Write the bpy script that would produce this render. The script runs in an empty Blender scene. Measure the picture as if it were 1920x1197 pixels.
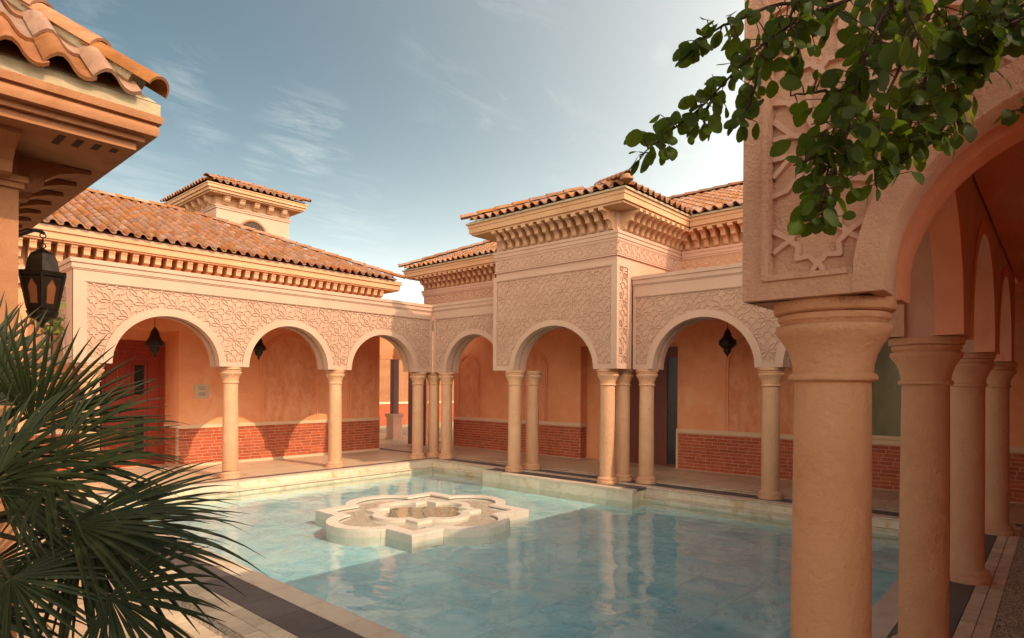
import bpy, math, random
from mathutils import Vector, Matrix, noise as mnoise

# ------------------------------------------------------------------ camera, sky, sun
scene = bpy.context.scene
C = scene.collection
rnd = random.Random(11)
CAMH = 1.6
FPX, CYPX = 1155.875, 729.328
YAW, PITCH, ROLL = 0.728890331, -3.844476e-3, -6.74738682e-3
_f = Vector((math.cos(YAW)*math.cos(PITCH), math.sin(YAW)*math.cos(PITCH), math.sin(PITCH)))
_r = Vector((math.sin(YAW), -math.cos(YAW), 0.0))
_d = _f.cross(_r)
CR = (math.cos(ROLL)*_r + math.sin(ROLL)*_d).normalized()
CD = (-math.sin(ROLL)*_r + math.cos(ROLL)*_d).normalized()
CF = _f
cam = bpy.data.cameras.new('camera')
cam.sensor_width = 36.0
cam.lens = 36.0*FPX/1920.0
cam.shift_y = (CYPX-598.5)/1920.0
cam.clip_start = 0.05
cam.clip_end = 1000.0
cam_o = bpy.data.objects.new('camera', cam)
C.objects.link(cam_o)
cam_o.matrix_world = Matrix(((CR.x, -CD.x, -CF.x, 0), (CR.y, -CD.y, -CF.y, 0), (CR.z, -CD.z, -CF.z, CAMH), (0, 0, 0, 1)))
scene.camera = cam_o

def ray_at(px, py, depth):
    """point of the place seen at a spot of the photograph, at a distance along the view axis"""
    return Vector((0, 0, CAMH)) + (CF + CR*((px-960)/FPX) + CD*((py-CYPX)/FPX))*depth

SUN_DIR = Vector((0.10, -1.265, 1.0)).normalized()      # towards the sun
SUN_EL = math.asin(SUN_DIR.z)
SUN_ROT = math.atan2(SUN_DIR.x, SUN_DIR.y)
world = bpy.data.worlds.new('World')
scene.world = world
world.use_nodes = True
wn, wl = world.node_tree.nodes, world.node_tree.links
wn.clear()
sky = wn.new('ShaderNodeTexSky')
sky.sky_type = 'NISHITA'
sky.sun_disc = False
sky.sun_elevation = SUN_EL
sky.sun_rotation = SUN_ROT
sky.altitude = 50
sky.air_density = 1.0
sky.dust_density = 1.6
sky.ozone_density = 1.0
tc = wn.new('ShaderNodeTexCoord')
sepd = wn.new('ShaderNodeSeparateXYZ')
wl.new(tc.outputs['Generated'], sepd.inputs[0])
def wmath(op, a, b=None, clamp=False):
    n = wn.new('ShaderNodeMath'); n.operation = op; n.use_clamp = clamp
    for i, v in enumerate((a, b)):
        if v is None: continue
        if isinstance(v, (int, float)): n.inputs[i].default_value = v
        else: wl.new(v, n.inputs[i])
    return n.outputs[0]
zc = wmath('MAXIMUM', sepd.outputs['Z'], 0.04)
cx = wmath('DIVIDE', sepd.outputs['X'], zc)
cy = wmath('DIVIDE', sepd.outputs['Y'], zc)
comb = wn.new('ShaderNodeCombineXYZ')
wl.new(cx, comb.inputs[0]); wl.new(cy, comb.inputs[1])
def wnoise(scale, detail, rough, dist, stretch, off):
    mp = wn.new('ShaderNodeMapping')
    mp.inputs['Scale'].default_value = stretch
    mp.inputs['Location'].default_value = off
    mp.inputs['Rotation'].default_value = (0, 0, math.radians(-32))
    wl.new(comb.outputs[0], mp.inputs[0])
    n = wn.new('ShaderNodeTexNoise')
    n.inputs['Scale'].default_value = scale
    n.inputs['Detail'].default_value = detail
    n.inputs['Roughness'].default_value = rough
    n.inputs['Distortion'].default_value = dist
    wl.new(mp.outputs[0], n.inputs['Vector'])
    return n.outputs[0]
fine = wnoise(3.4, 10, 0.66, 1.1, (0.62, 1.5, 1), (3.1, 0.4, 0))
patch = wnoise(0.75, 2, 0.5, 0.2, (1.0, 1.2, 1), (3.9, 6.9, 0))
f1 = wmath('MULTIPLY', wmath('SUBTRACT', fine, 0.50, True), 3.2, True)
p1 = wmath('MULTIPLY', wmath('SUBTRACT', patch, 0.56, True), 5.2, True)
cloud = wmath('MULTIPLY', wmath('MULTIPLY', f1, p1, True), 0.22, True)
# the small wispy clouds of the photograph, each a soft patch of the same wisps in its own part of the sky
for px_, py_, deg, amt in ((352, 150, 3.0, 0.95), (388, 238, 2.6, 0.6), (575, 258, 4.6, 0.8), (490, 303, 1.9, 0.9), (165, 26, 3.2, 0.6), (1240, 107, 1.2, 0.7),
                           (255, 345, 5.5, 0.45), (640, 425, 6.0, 0.4), (785, 548, 3.5, 0.9), (1330, 330, 5.0, 0.6), (905, 222, 1.6, 0.4)):
    cd_ = (ray_at(px_, py_, 1.0)-Vector((0, 0, CAMH))).normalized()
    dn = wn.new('ShaderNodeVectorMath'); dn.operation = 'DOT_PRODUCT'
    nrm_ = wn.new('ShaderNodeVectorMath'); nrm_.operation = 'NORMALIZE'
    wl.new(tc.outputs['Generated'], nrm_.inputs[0])
    wl.new(nrm_.outputs[0], dn.inputs[0]); dn.inputs[1].default_value = cd_
    msk = wmath('DIVIDE', wmath('SUBTRACT', dn.outputs['Value'], math.cos(math.radians(deg))), 1-math.cos(math.radians(deg)), True)
    wsp = wmath('POWER', wmath('MULTIPLY', wmath('SUBTRACT', wmath('ADD', fine, wmath('MULTIPLY', msk, 0.10)), 0.50, True), 3.6, True), 1.3)
    cloud = wmath('MAXIMUM', cloud, wmath('MULTIPLY', wmath('MULTIPLY', msk, wsp, True), amt*0.28, True))
lowz = wmath('SUBTRACT', 1.0, wmath('MAXIMUM', sepd.outputs['Z'], 0.0), True)
sdot = wn.new('ShaderNodeVectorMath'); sdot.operation = 'DOT_PRODUCT'
wl.new(tc.outputs['Generated'], sdot.inputs[0]); sdot.inputs[1].default_value = SUN_DIR
sx = wmath('ADD', wmath('MULTIPLY', sdot.outputs['Value'], 0.5), 0.5, True)
# haze: pale towards the horizon and towards the sun
haze = wmath('MULTIPLY', wmath('MULTIPLY', wmath('POWER', sx, 4.0), wmath('POWER', lowz, 1.8)), 6.2)
haze = wmath('MINIMUM', wmath('ADD', haze, wmath('MULTIPLY', wmath('POWER', lowz, 7.0), 0.62)), 0.98)
SKY_GAIN = wn.new('ShaderNodeMix'); SKY_GAIN.data_type = 'RGBA'; SKY_GAIN.blend_type = 'MULTIPLY'
SKY_GAIN.inputs[0].default_value = 1.0
wl.new(sky.outputs[0], SKY_GAIN.inputs[6])
SKY_GAIN.inputs[7].default_value = (0.12, 0.26, 0.24, 1)
hmix = wn.new('ShaderNodeMix'); hmix.data_type = 'RGBA'
wl.new(haze, hmix.inputs[0])
wl.new(SKY_GAIN.outputs[2], hmix.inputs[6])
hmix.inputs[7].default_value = (16.0, 15.2, 13.4, 1)
cmix = wn.new('ShaderNodeMix'); cmix.data_type = 'RGBA'
wl.new(cloud, cmix.inputs[0])
wl.new(hmix.outputs[2], cmix.inputs[6])
cmix.inputs[7].default_value = (5.2, 5.1, 4.7, 1)
bg = wn.new('ShaderNodeBackground')
bg.inputs[1].default_value = 0.15
wl.new(cmix.outputs[2], bg.inputs[0])
wo = wn.new('ShaderNodeOutputWorld')
wl.new(bg.outputs[0], wo.inputs[0])

sun = bpy.data.lights.new('sun', 'SUN')
sun.energy = 2.0
sun.angle = math.radians(0.5)
sun.color = (1.0, 0.77, 0.55)
sun_o = bpy.data.objects.new('sun', sun)
C.objects.link(sun_o)
sun_o.rotation_euler = SUN_DIR.to_track_quat('Z', 'Y').to_euler()
sun_o.location = (0, -20, 30)

scene.view_settings.view_transform = 'Standard'
scene.view_settings.look = 'None'
scene.view_settings.exposure = 1.0
scene.view_settings.gamma = 1.0
scene.view_settings.use_curve_mapping = False
scene.render.engine = 'CYCLES'
scene.cycles.use_denoising = True
scene.cycles.max_bounces = 10
scene.cycles.diffuse_bounces = 6
scene.cycles.glossy_bounces = 4
scene.cycles.transparent_max_bounces = 12
scene.cycles.sample_clamp_indirect = 8.0
scene.cycles.caustics_reflective = False
scene.cycles.caustics_refractive = False

# ------------------------------------------------------------------ materials
def node_mat(name):
    m = bpy.data.materials.new(name); m.use_nodes = True
    nt = m.node_tree; nt.nodes.clear()
    out = nt.nodes.new('ShaderNodeOutputMaterial')
    return m, nt, out

def _noise(nt, vec, scale, detail=5, rough=0.55, dist=0.0):
    n = nt.nodes.new('ShaderNodeTexNoise')
    n.inputs['Scale'].default_value = scale
    n.inputs['Detail'].default_value = detail
    n.inputs['Roughness'].default_value = rough
    n.inputs['Distortion'].default_value = dist
    nt.links.new(vec, n.inputs['Vector'])
    return n.outputs[0]

def _ramp(nt, fac, lo, hi):
    n = nt.nodes.new('ShaderNodeMapRange')
    n.inputs['From Min'].default_value = lo; n.inputs['From Max'].default_value = hi
    nt.links.new(fac, n.inputs['Value'])
    return n.outputs[0]

def _mix(nt, fac, a, b, blend='MIX'):
    n = nt.nodes.new('ShaderNodeMix'); n.data_type = 'RGBA'; n.blend_type = blend
    if isinstance(fac, (int, float)): n.inputs[0].default_value = fac
    else: nt.links.new(fac, n.inputs[0])
    for i, v in ((6, a), (7, b)):
        if isinstance(v, tuple): n.inputs[i].default_value = (*v, 1) if len(v) == 3 else v
        else: nt.links.new(v, n.inputs[i])
    return n.outputs[2]

def _mth(nt, op, a, b):
    n = nt.nodes.new('ShaderNodeMath'); n.operation = op
    for i, v in enumerate((a, b)):
        if isinstance(v, (int, float)): n.inputs[i].default_value = v
        else: nt.links.new(v, n.inputs[i])
    return n.outputs[0]

def surf(name, c1, c2, c3=None, scale=3.0, dist=0.4, rough=0.85, bump=0.0, bscale=60.0, bump2=0.0, bscale2=6.0, rand=0.0,
         stretch=(1, 1, 1), spec=0.25, lo=0.35, hi=0.65, c3scale=1.2, c3lo=0.55, c3hi=0.75, transl=None, metal=0.0, huerand=0.0):
    """plaster, stone, tile and the like: two colours in cloudy patches, a third as stains, fine relief, a tint for each piece"""
    m, nt, out = node_mat(name)
    geo = nt.nodes.new('ShaderNodeNewGeometry')
    mp = nt.nodes.new('ShaderNodeMapping'); mp.inputs['Scale'].default_value = stretch
    nt.links.new(geo.outputs['Position'], mp.inputs[0])
    vec = mp.outputs[0]
    col = _mix(nt, _ramp(nt, _noise(nt, vec, scale, 7, 0.6, dist), lo, hi), c1, c2)
    if c3:
        col = _mix(nt, _ramp(nt, _noise(nt, vec, c3scale, 8, 0.68, 0.9), c3lo, c3hi), col, c3)
    if rand or huerand:
        oi = nt.nodes.new('ShaderNodeObjectInfo')
        s = _mth(nt, 'FRACT', _mth(nt, 'ADD', oi.outputs['Random'], geo.outputs['Random Per Island']), 0)
        hsv = nt.nodes.new('ShaderNodeHueSaturation')
        nt.links.new(col, hsv.inputs['Color'])
        nt.links.new(_mth(nt, 'ADD', _mth(nt, 'MULTIPLY', s, 2*rand), 1-rand), hsv.inputs['Value'])
        if huerand:
            s2 = _mth(nt, 'FRACT', _mth(nt, 'MULTIPLY', s, 7.31), 0)
            nt.links.new(_mth(nt, 'ADD', _mth(nt, 'MULTIPLY', s2, 2*huerand), 0.5-huerand), hsv.inputs['Hue'])
            s3 = _mth(nt, 'FRACT', _mth(nt, 'MULTIPLY', s, 13.7), 0)
            nt.links.new(_mth(nt, 'ADD', _mth(nt, 'MULTIPLY', s3, 0.35), 0.8), hsv.inputs['Saturation'])
        col = hsv.outputs[0]
    b = nt.nodes.new('ShaderNodeBsdfPrincipled')
    nt.links.new(col, b.inputs['Base Color'])
    b.inputs['Roughness'].default_value = rough
    b.inputs['Specular IOR Level'].default_value = spec
    b.inputs['Metallic'].default_value = metal
    nrm = None
    for st, sc in ((bump2, bscale2), (bump, bscale)):
        if st:
            bp = nt.nodes.new('ShaderNodeBump')
            bp.inputs['Strength'].default_value = 1.0
            bp.inputs['Distance'].default_value = st
            nt.links.new(_noise(nt, geo.outputs['Position'], sc, 4, 0.6), bp.inputs['Height'])
            if nrm: nt.links.new(nrm, bp.inputs['Normal'])
            nrm = bp.outputs[0]
    if nrm: nt.links.new(nrm, b.inputs['Normal'])
    sh = b.outputs[0]
    if transl:
        t = nt.nodes.new('ShaderNodeBsdfTranslucent'); t.inputs[0].default_value = (*transl[0], 1)
        mx = nt.nodes.new('ShaderNodeMixShader'); mx.inputs[0].default_value = transl[1]
        nt.links.new(sh, mx.inputs[1]); nt.links.new(t.outputs[0], mx.inputs[2]); sh = mx.outputs[0]
    nt.links.new(sh, out.inputs[0])
    return m

MT = {}
MT['cream'] = surf('cream_plaster', (0.454, 0.255, 0.164), (0.499, 0.293, 0.194), (0.402, 0.207, 0.121), scale=1.3, bump=0.0012, bscale=150, bump2=0.004, bscale2=9, c3scale=0.9, c3lo=0.6, c3hi=0.85)
MT['trim'] = surf('cream_trim', (0.467, 0.273, 0.181), (0.505, 0.304, 0.205), (0.415, 0.224, 0.136), scale=1.6, bump=0.0008, bscale=160, c3scale=1.4, c3lo=0.6, c3hi=0.85)
MT['peach'] = surf('peach_plaster', (0.481, 0.251, 0.123), (0.520, 0.288, 0.150), (0.419, 0.196, 0.083), scale=1.4, bump=0.001, bscale=130, c3scale=1.1)
MT['rough'] = surf('rough_render', (0.577, 0.308, 0.197), (0.670, 0.370, 0.239), (0.484, 0.241, 0.149), scale=2.2, bump=0.009, bscale=85, bump2=0.007, bscale2=28, c3scale=2.0)
MT['strap'] = surf('strapwork_plaster', (0.594, 0.330, 0.226), (0.660, 0.380, 0.264), scale=3, bump=0.002, bscale=90)
MT['column'] = surf('column_render', (0.584, 0.292, 0.152), (0.639, 0.336, 0.181), (0.520, 0.238, 0.110), scale=2.0, bump=0.009, bscale=46, bump2=0.013, bscale2=13, c3scale=2.6, c3lo=0.55, c3hi=0.8)
MT['orange'] = surf('orange_plaster', (0.74, 0.275, 0.115), (0.80, 0.35, 0.165), (0.84, 0.43, 0.235), scale=1.7, dist=1.2, bump=0.001, bscale=120, c3scale=1.5, c3lo=0.52, c3hi=0.8, lo=0.3, hi=0.7)
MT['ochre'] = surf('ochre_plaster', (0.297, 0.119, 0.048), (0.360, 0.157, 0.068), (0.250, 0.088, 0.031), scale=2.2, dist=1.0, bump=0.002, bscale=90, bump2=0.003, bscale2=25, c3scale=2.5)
MT['niche'] = surf('niche_plaster', (0.66, 0.235, 0.098), (0.78, 0.34, 0.165), (0.82, 0.41, 0.22), scale=4.5, dist=0.8, bump=0.001, bscale=90, stretch=(1.4, 1.4, 0.7), c3scale=3.2, c3lo=0.5, c3hi=0.75)
MT['inner'] = surf('gallery_plaster', (0.677, 0.257, 0.138), (0.762, 0.319, 0.179), scale=3.0, bump=0.001, bscale=70, stretch=(0.5, 2.2, 1))
MT['brick'] = surf('red_brick', (0.380, 0.072, 0.027), (0.446, 0.106, 0.041), (0.294, 0.050, 0.023), scale=9, bump=0.002, bscale=80, rand=0.16, c3scale=5)
MT['mortar'] = surf('mortar', (0.496, 0.272, 0.168), (0.544, 0.320, 0.208), scale=8, bump=0.002, bscale=120)
MT['rail'] = surf('dado_rail', (0.66, 0.42, 0.25), (0.72, 0.48, 0.30), scale=2)
MT['tile'] = surf('clay_tile', (0.249, 0.099, 0.043), (0.340, 0.154, 0.075), (0.121, 0.066, 0.033), scale=7, dist=0.8, bump=0.002, bscale=60, rand=0.18, huerand=0.005, c3scale=6, c3lo=0.54, c3hi=0.82)
MT['tilecore'] = surf('tile_bed', (0.20, 0.12, 0.07), (0.26, 0.16, 0.10), scale=12)
MT['mortarbed'] = surf('eave_mortar', (0.34, 0.25, 0.14), (0.42, 0.32, 0.19), (0.26, 0.18, 0.10), scale=14, bump=0.004, bscale=60)
MT['travertine'] = surf('travertine', (0.521, 0.352, 0.212), (0.614, 0.440, 0.289), (0.428, 0.264, 0.145), scale=5, stretch=(0.6, 3.5, 1), bump=0.0006, bscale=90, rough=0.42, rand=0.10, spec=0.4, c3scale=7, c3lo=0.5, c3hi=0.8)
MT['stone'] = surf('tumbled_paving_stone', (0.58, 0.41, 0.27), (0.67, 0.50, 0.35), (0.48, 0.31, 0.18), scale=9, bump=0.002, bscale=60, rough=0.7, rand=0.13, c3scale=14)
MT['coping'] = surf('coping_limestone', (0.589, 0.427, 0.294), (0.665, 0.503, 0.370), (0.494, 0.323, 0.190), scale=4, bump=0.0006, bscale=80, rough=0.5, rand=0.06, spec=0.4, c3scale=5)
MT['slate'] = surf('dark_slate', (0.085, 0.068, 0.060), (0.125, 0.100, 0.088), scale=3, bump=0.001, bscale=60, rough=0.55, rand=0.10, spec=0.4)
MT['pebble'] = surf('river_pebble', (0.36, 0.25, 0.17), (0.50, 0.37, 0.26), (0.22, 0.145, 0.095), scale=40, rough=0.6, rand=0.35, c3scale=30)
MT['grout'] = surf('dark_grout', (0.16, 0.105, 0.07), (0.21, 0.14, 0.095), scale=10)
MT['ground'] = surf('ground_mortar', (0.36, 0.25, 0.16), (0.42, 0.30, 0.20), scale=2)
MT['onyx'] = surf('veined_marble_cladding', (0.630, 0.495, 0.333), (0.684, 0.576, 0.432), (0.522, 0.324, 0.135), scale=3.2, dist=1.5, stretch=(1, 1, 1.4), bump=0.0004, bscale=80, rough=0.35, rand=0.10, spec=0.45, c3scale=3.4, c3lo=0.52, c3hi=0.70)
MT['marble'] = surf('pale_fountain_marble', (0.63, 0.53, 0.42), (0.70, 0.60, 0.50), (0.54, 0.42, 0.30), scale=3, dist=1.0, bump=0.0004, bscale=80, rough=0.4, rand=0.07, spec=0.4, c3scale=4)
MT['wood'] = surf('red_door_wood', (0.246, 0.029, 0.011), (0.306, 0.043, 0.017), (0.178, 0.021, 0.010), scale=6, stretch=(6, 6, 0.7), rough=0.45, bump=0.0008, bscale=90, spec=0.4, c3scale=5)
MT['darkwood'] = surf('dark_red_wood', (0.13, 0.028, 0.015), (0.17, 0.04, 0.02), scale=6, stretch=(6, 6, 0.7), rough=0.5, spec=0.4)
MT['bronze'] = surf('dark_bronze', (0.025, 0.016, 0.010), (0.041, 0.027, 0.018), scale=20, rough=0.45, metal=0.75, bump=0.001, bscale=150)
MT['iron'] = surf('black_iron', (0.022, 0.016, 0.013), (0.035, 0.026, 0.02), scale=20, rough=0.5, metal=0.4)
MT['amber'] = surf('amber_lantern_glass', (0.144, 0.045, 0.015), (0.180, 0.060, 0.021), scale=12, rough=0.3, spec=0.5)
MT['darkglass'] = surf('dark_window_glass', (0.020, 0.017, 0.015), (0.03, 0.026, 0.022), scale=3, rough=0.22, spec=0.3)
MT['reflection_glass'] = surf('green_reflection_glass', (0.15, 0.15, 0.065), (0.21, 0.20, 0.10), (0.42, 0.36, 0.17), scale=2.0, rough=0.12, spec=0.6, stretch=(2, 2, 0.7), c3scale=2.2, c3lo=0.62, c3hi=0.8)  # green reflection in the window put into the glass colour, with paler patches
MT['plaque'] = surf('beige_plaque', (0.52, 0.36, 0.22), (0.56, 0.39, 0.25), scale=5, rough=0.5)
MT['ink'] = surf('brown_lettering', (0.10, 0.04, 0.02), (0.12, 0.05, 0.02), scale=5)
MT['slot_shade_pane'] = surf('slot_shade_and_dark_pane', (0.05, 0.02, 0.012), (0.06, 0.025, 0.015), scale=5)  # near-black colour painting the shade of the soffit slots; also the tower pane
MT['palm'] = surf('palm_leaf', (0.016, 0.022, 0.007), (0.028, 0.034, 0.010), (0.086, 0.044, 0.011), scale=3, rough=0.55, spec=0.16, c3scale=6, c3lo=0.62, c3hi=0.8, transl=((0.03, 0.05, 0.015), 0.08))
MT['palmstem'] = surf('palm_stem', (0.020, 0.022, 0.010), (0.032, 0.030, 0.014), scale=8, rough=0.6)
MT['palmtrunk'] = surf('palm_trunk_fibre', (0.07, 0.045, 0.028), (0.12, 0.08, 0.05), scale=20, bump=0.01, bscale=40)
MT['leaf'] = surf('round_leaf', (0.024, 0.044, 0.006), (0.051, 0.082, 0.011), (0.120, 0.101, 0.013), scale=9, rough=0.5, spec=0.10, rand=0.45, huerand=0.012, c3scale=4, c3lo=0.66, c3hi=0.85, transl=((0.26, 0.38, 0.02), 0.33))
MT['bark'] = surf('grey_bark', (0.045, 0.026, 0.016), (0.075, 0.045, 0.028), scale=20, bump=0.003, bscale=90)
MT['plant'] = surf('yellow_green_leaf', (0.12, 0.13, 0.02), (0.22, 0.20, 0.04), scale=6, rough=0.5, transl=((0.3, 0.3, 0.05), 0.3))

def pool_floor_mat():
    m, nt, out = node_mat('pool_marble')
    geo = nt.nodes.new('ShaderNodeNewGeometry')
    oi = nt.nodes.new('ShaderNodeObjectInfo')
    off = nt.nodes.new('ShaderNodeVectorMath'); off.operation = 'ADD'
    sc = nt.nodes.new('ShaderNodeVectorMath'); sc.operation = 'SCALE'; sc.inputs['Scale'].default_value = 40
    cmb = nt.nodes.new('ShaderNodeCombineXYZ')
    nt.links.new(oi.outputs['Random'], cmb.inputs[0]); nt.links.new(oi.outputs['Random'], cmb.inputs[1])
    nt.links.new(cmb.outputs[0], sc.inputs[0])
    nt.links.new(geo.outputs['Position'], off.inputs[0]); nt.links.new(sc.outputs[0], off.inputs[1])
    vec = off.outputs[0]
    col = _mix(nt, _ramp(nt, _noise(nt, vec, 1.3, 9, 0.68, 1.6), 0.38, 0.62), (0.36, 0.66, 0.72), (0.68, 0.83, 0.81))
    v = _noise(nt, vec, 1.7, 10, 0.66, 1.4)
    vein = _ramp(nt, _mth(nt, 'ABSOLUTE', _mth(nt, 'SUBTRACT', v, 0.5), 0), 0.018, 0.0)
    col = _mix(nt, _mth(nt, 'MULTIPLY', vein, 0.42), col, (0.14, 0.24, 0.27))
    hsv = nt.nodes.new('ShaderNodeHueSaturation')
    nt.links.new(col, hsv.inputs['Color'])
    nt.links.new(_mth(nt, 'ADD', _mth(nt, 'MULTIPLY', oi.outputs['Random'], 0.10), 0.95), hsv.inputs['Value'])
    b = nt.nodes.new('ShaderNodeBsdfPrincipled')
    nt.links.new(hsv.outputs[0], b.inputs['Base Color']); b.inputs['Roughness'].default_value = 0.5
    nt.links.new(b.outputs[0], out.inputs[0])
    return m
MT['poolfloor'] = pool_floor_mat()

def water_mat(name, tint, ripple, rings=None):
    m, nt, out = node_mat(name)
    geo = nt.nodes.new('ShaderNodeNewGeometry')
    mp = nt.nodes.new('ShaderNodeMapping'); mp.inputs['Scale'].default_value = (1.25, 0.8, 1)
    nt.links.new(geo.outputs['Position'], mp.inputs[0])
    h = _mth(nt, 'MULTIPLY', _noise(nt, mp.outputs[0], 1.9, 2, 0.42, 0.6), 1.0)
    h2 = _mth(nt, 'MULTIPLY', _noise(nt, mp.outputs[0], 10.0, 3, 0.5, 0.4), 0.07)
    h = _mth(nt, 'ADD', h, h2)
    if rings:
        for cxr, cyr, amp, rad in rings:
            sub = nt.nodes.new('ShaderNodeVectorMath'); sub.operation = 'SUBTRACT'
            nt.links.new(geo.outputs['Position'], sub.inputs[0]); sub.inputs[1].default_value = (cxr, cyr, -0.2)
            ln = nt.nodes.new('ShaderNodeVectorMath'); ln.operation = 'LENGTH'
            nt.links.new(sub.outputs[0], ln.inputs[0])
            d = ln.outputs['Value']
            wob = _mth(nt, 'MULTIPLY', _noise(nt, geo.outputs['Position'], 5, 2, 0.5), 0.35)
            w = _mth(nt, 'SINE', _mth(nt, 'MULTIPLY', _mth(nt, 'ADD', d, wob), 75.0), 0)
            fall = _mth(nt, 'POWER', _ramp(nt, d, rad, 0.0), 1.6)
            h = _mth(nt, 'ADD', h, _mth(nt, 'MULTIPLY', _mth(nt, 'MULTIPLY', w, fall), amp))
    bp = nt.nodes.new('ShaderNodeBump'); bp.inputs['Strength'].default_value = 1.0; bp.inputs['Distance'].default_value = ripple
    nt.links.new(h, bp.inputs['Height'])
    dt = nt.nodes.new('ShaderNodeVectorMath'); dt.operation = 'DOT_PRODUCT'     # Schlick, the same from above and from below
    nt.links.new(geo.outputs['Incoming'], dt.inputs[0]); nt.links.new(bp.outputs[0], dt.inputs[1])
    om = _mth(nt, 'MAXIMUM', _mth(nt, 'SUBTRACT', 1.0, _mth(nt, 'ABSOLUTE', dt.outputs['Value'], 0)), 0.0)
    frs = _mth(nt, 'ADD', _mth(nt, 'MULTIPLY', _mth(nt, 'POWER', om, 4.0), 0.98), 0.02)
    tr = nt.nodes.new('ShaderNodeBsdfTransparent'); tr.inputs[0].default_value = (*tint, 1)
    gl = nt.nodes.new('ShaderNodeBsdfGlossy'); gl.inputs['Roughness'].default_value = 0.015
    nt.links.new(bp.outputs[0], gl.inputs['Normal'])
    mx = nt.nodes.new('ShaderNodeMixShader')
    nt.links.new(frs, mx.inputs[0]); nt.links.new(tr.outputs[0], mx.inputs[1]); nt.links.new(gl.outputs[0], mx.inputs[2])
    nt.links.new(mx.outputs[0], out.inputs[0])
    return m
MT['water'] = water_mat('pool_water', (0.86, 0.965, 0.955), 0.017, [(4.25, 7.55, 0.05, 1.5), (6.0, 7.9, 0.03, 1.3)])
MT['fwater'] = water_mat('fountain_water', (0.95, 0.96, 0.92), 0.012)

# ------------------------------------------------------------------ building helpers
WL = {}
def wloc(o): return WL[o.name] if o else Vector((0, 0, 0))

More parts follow.
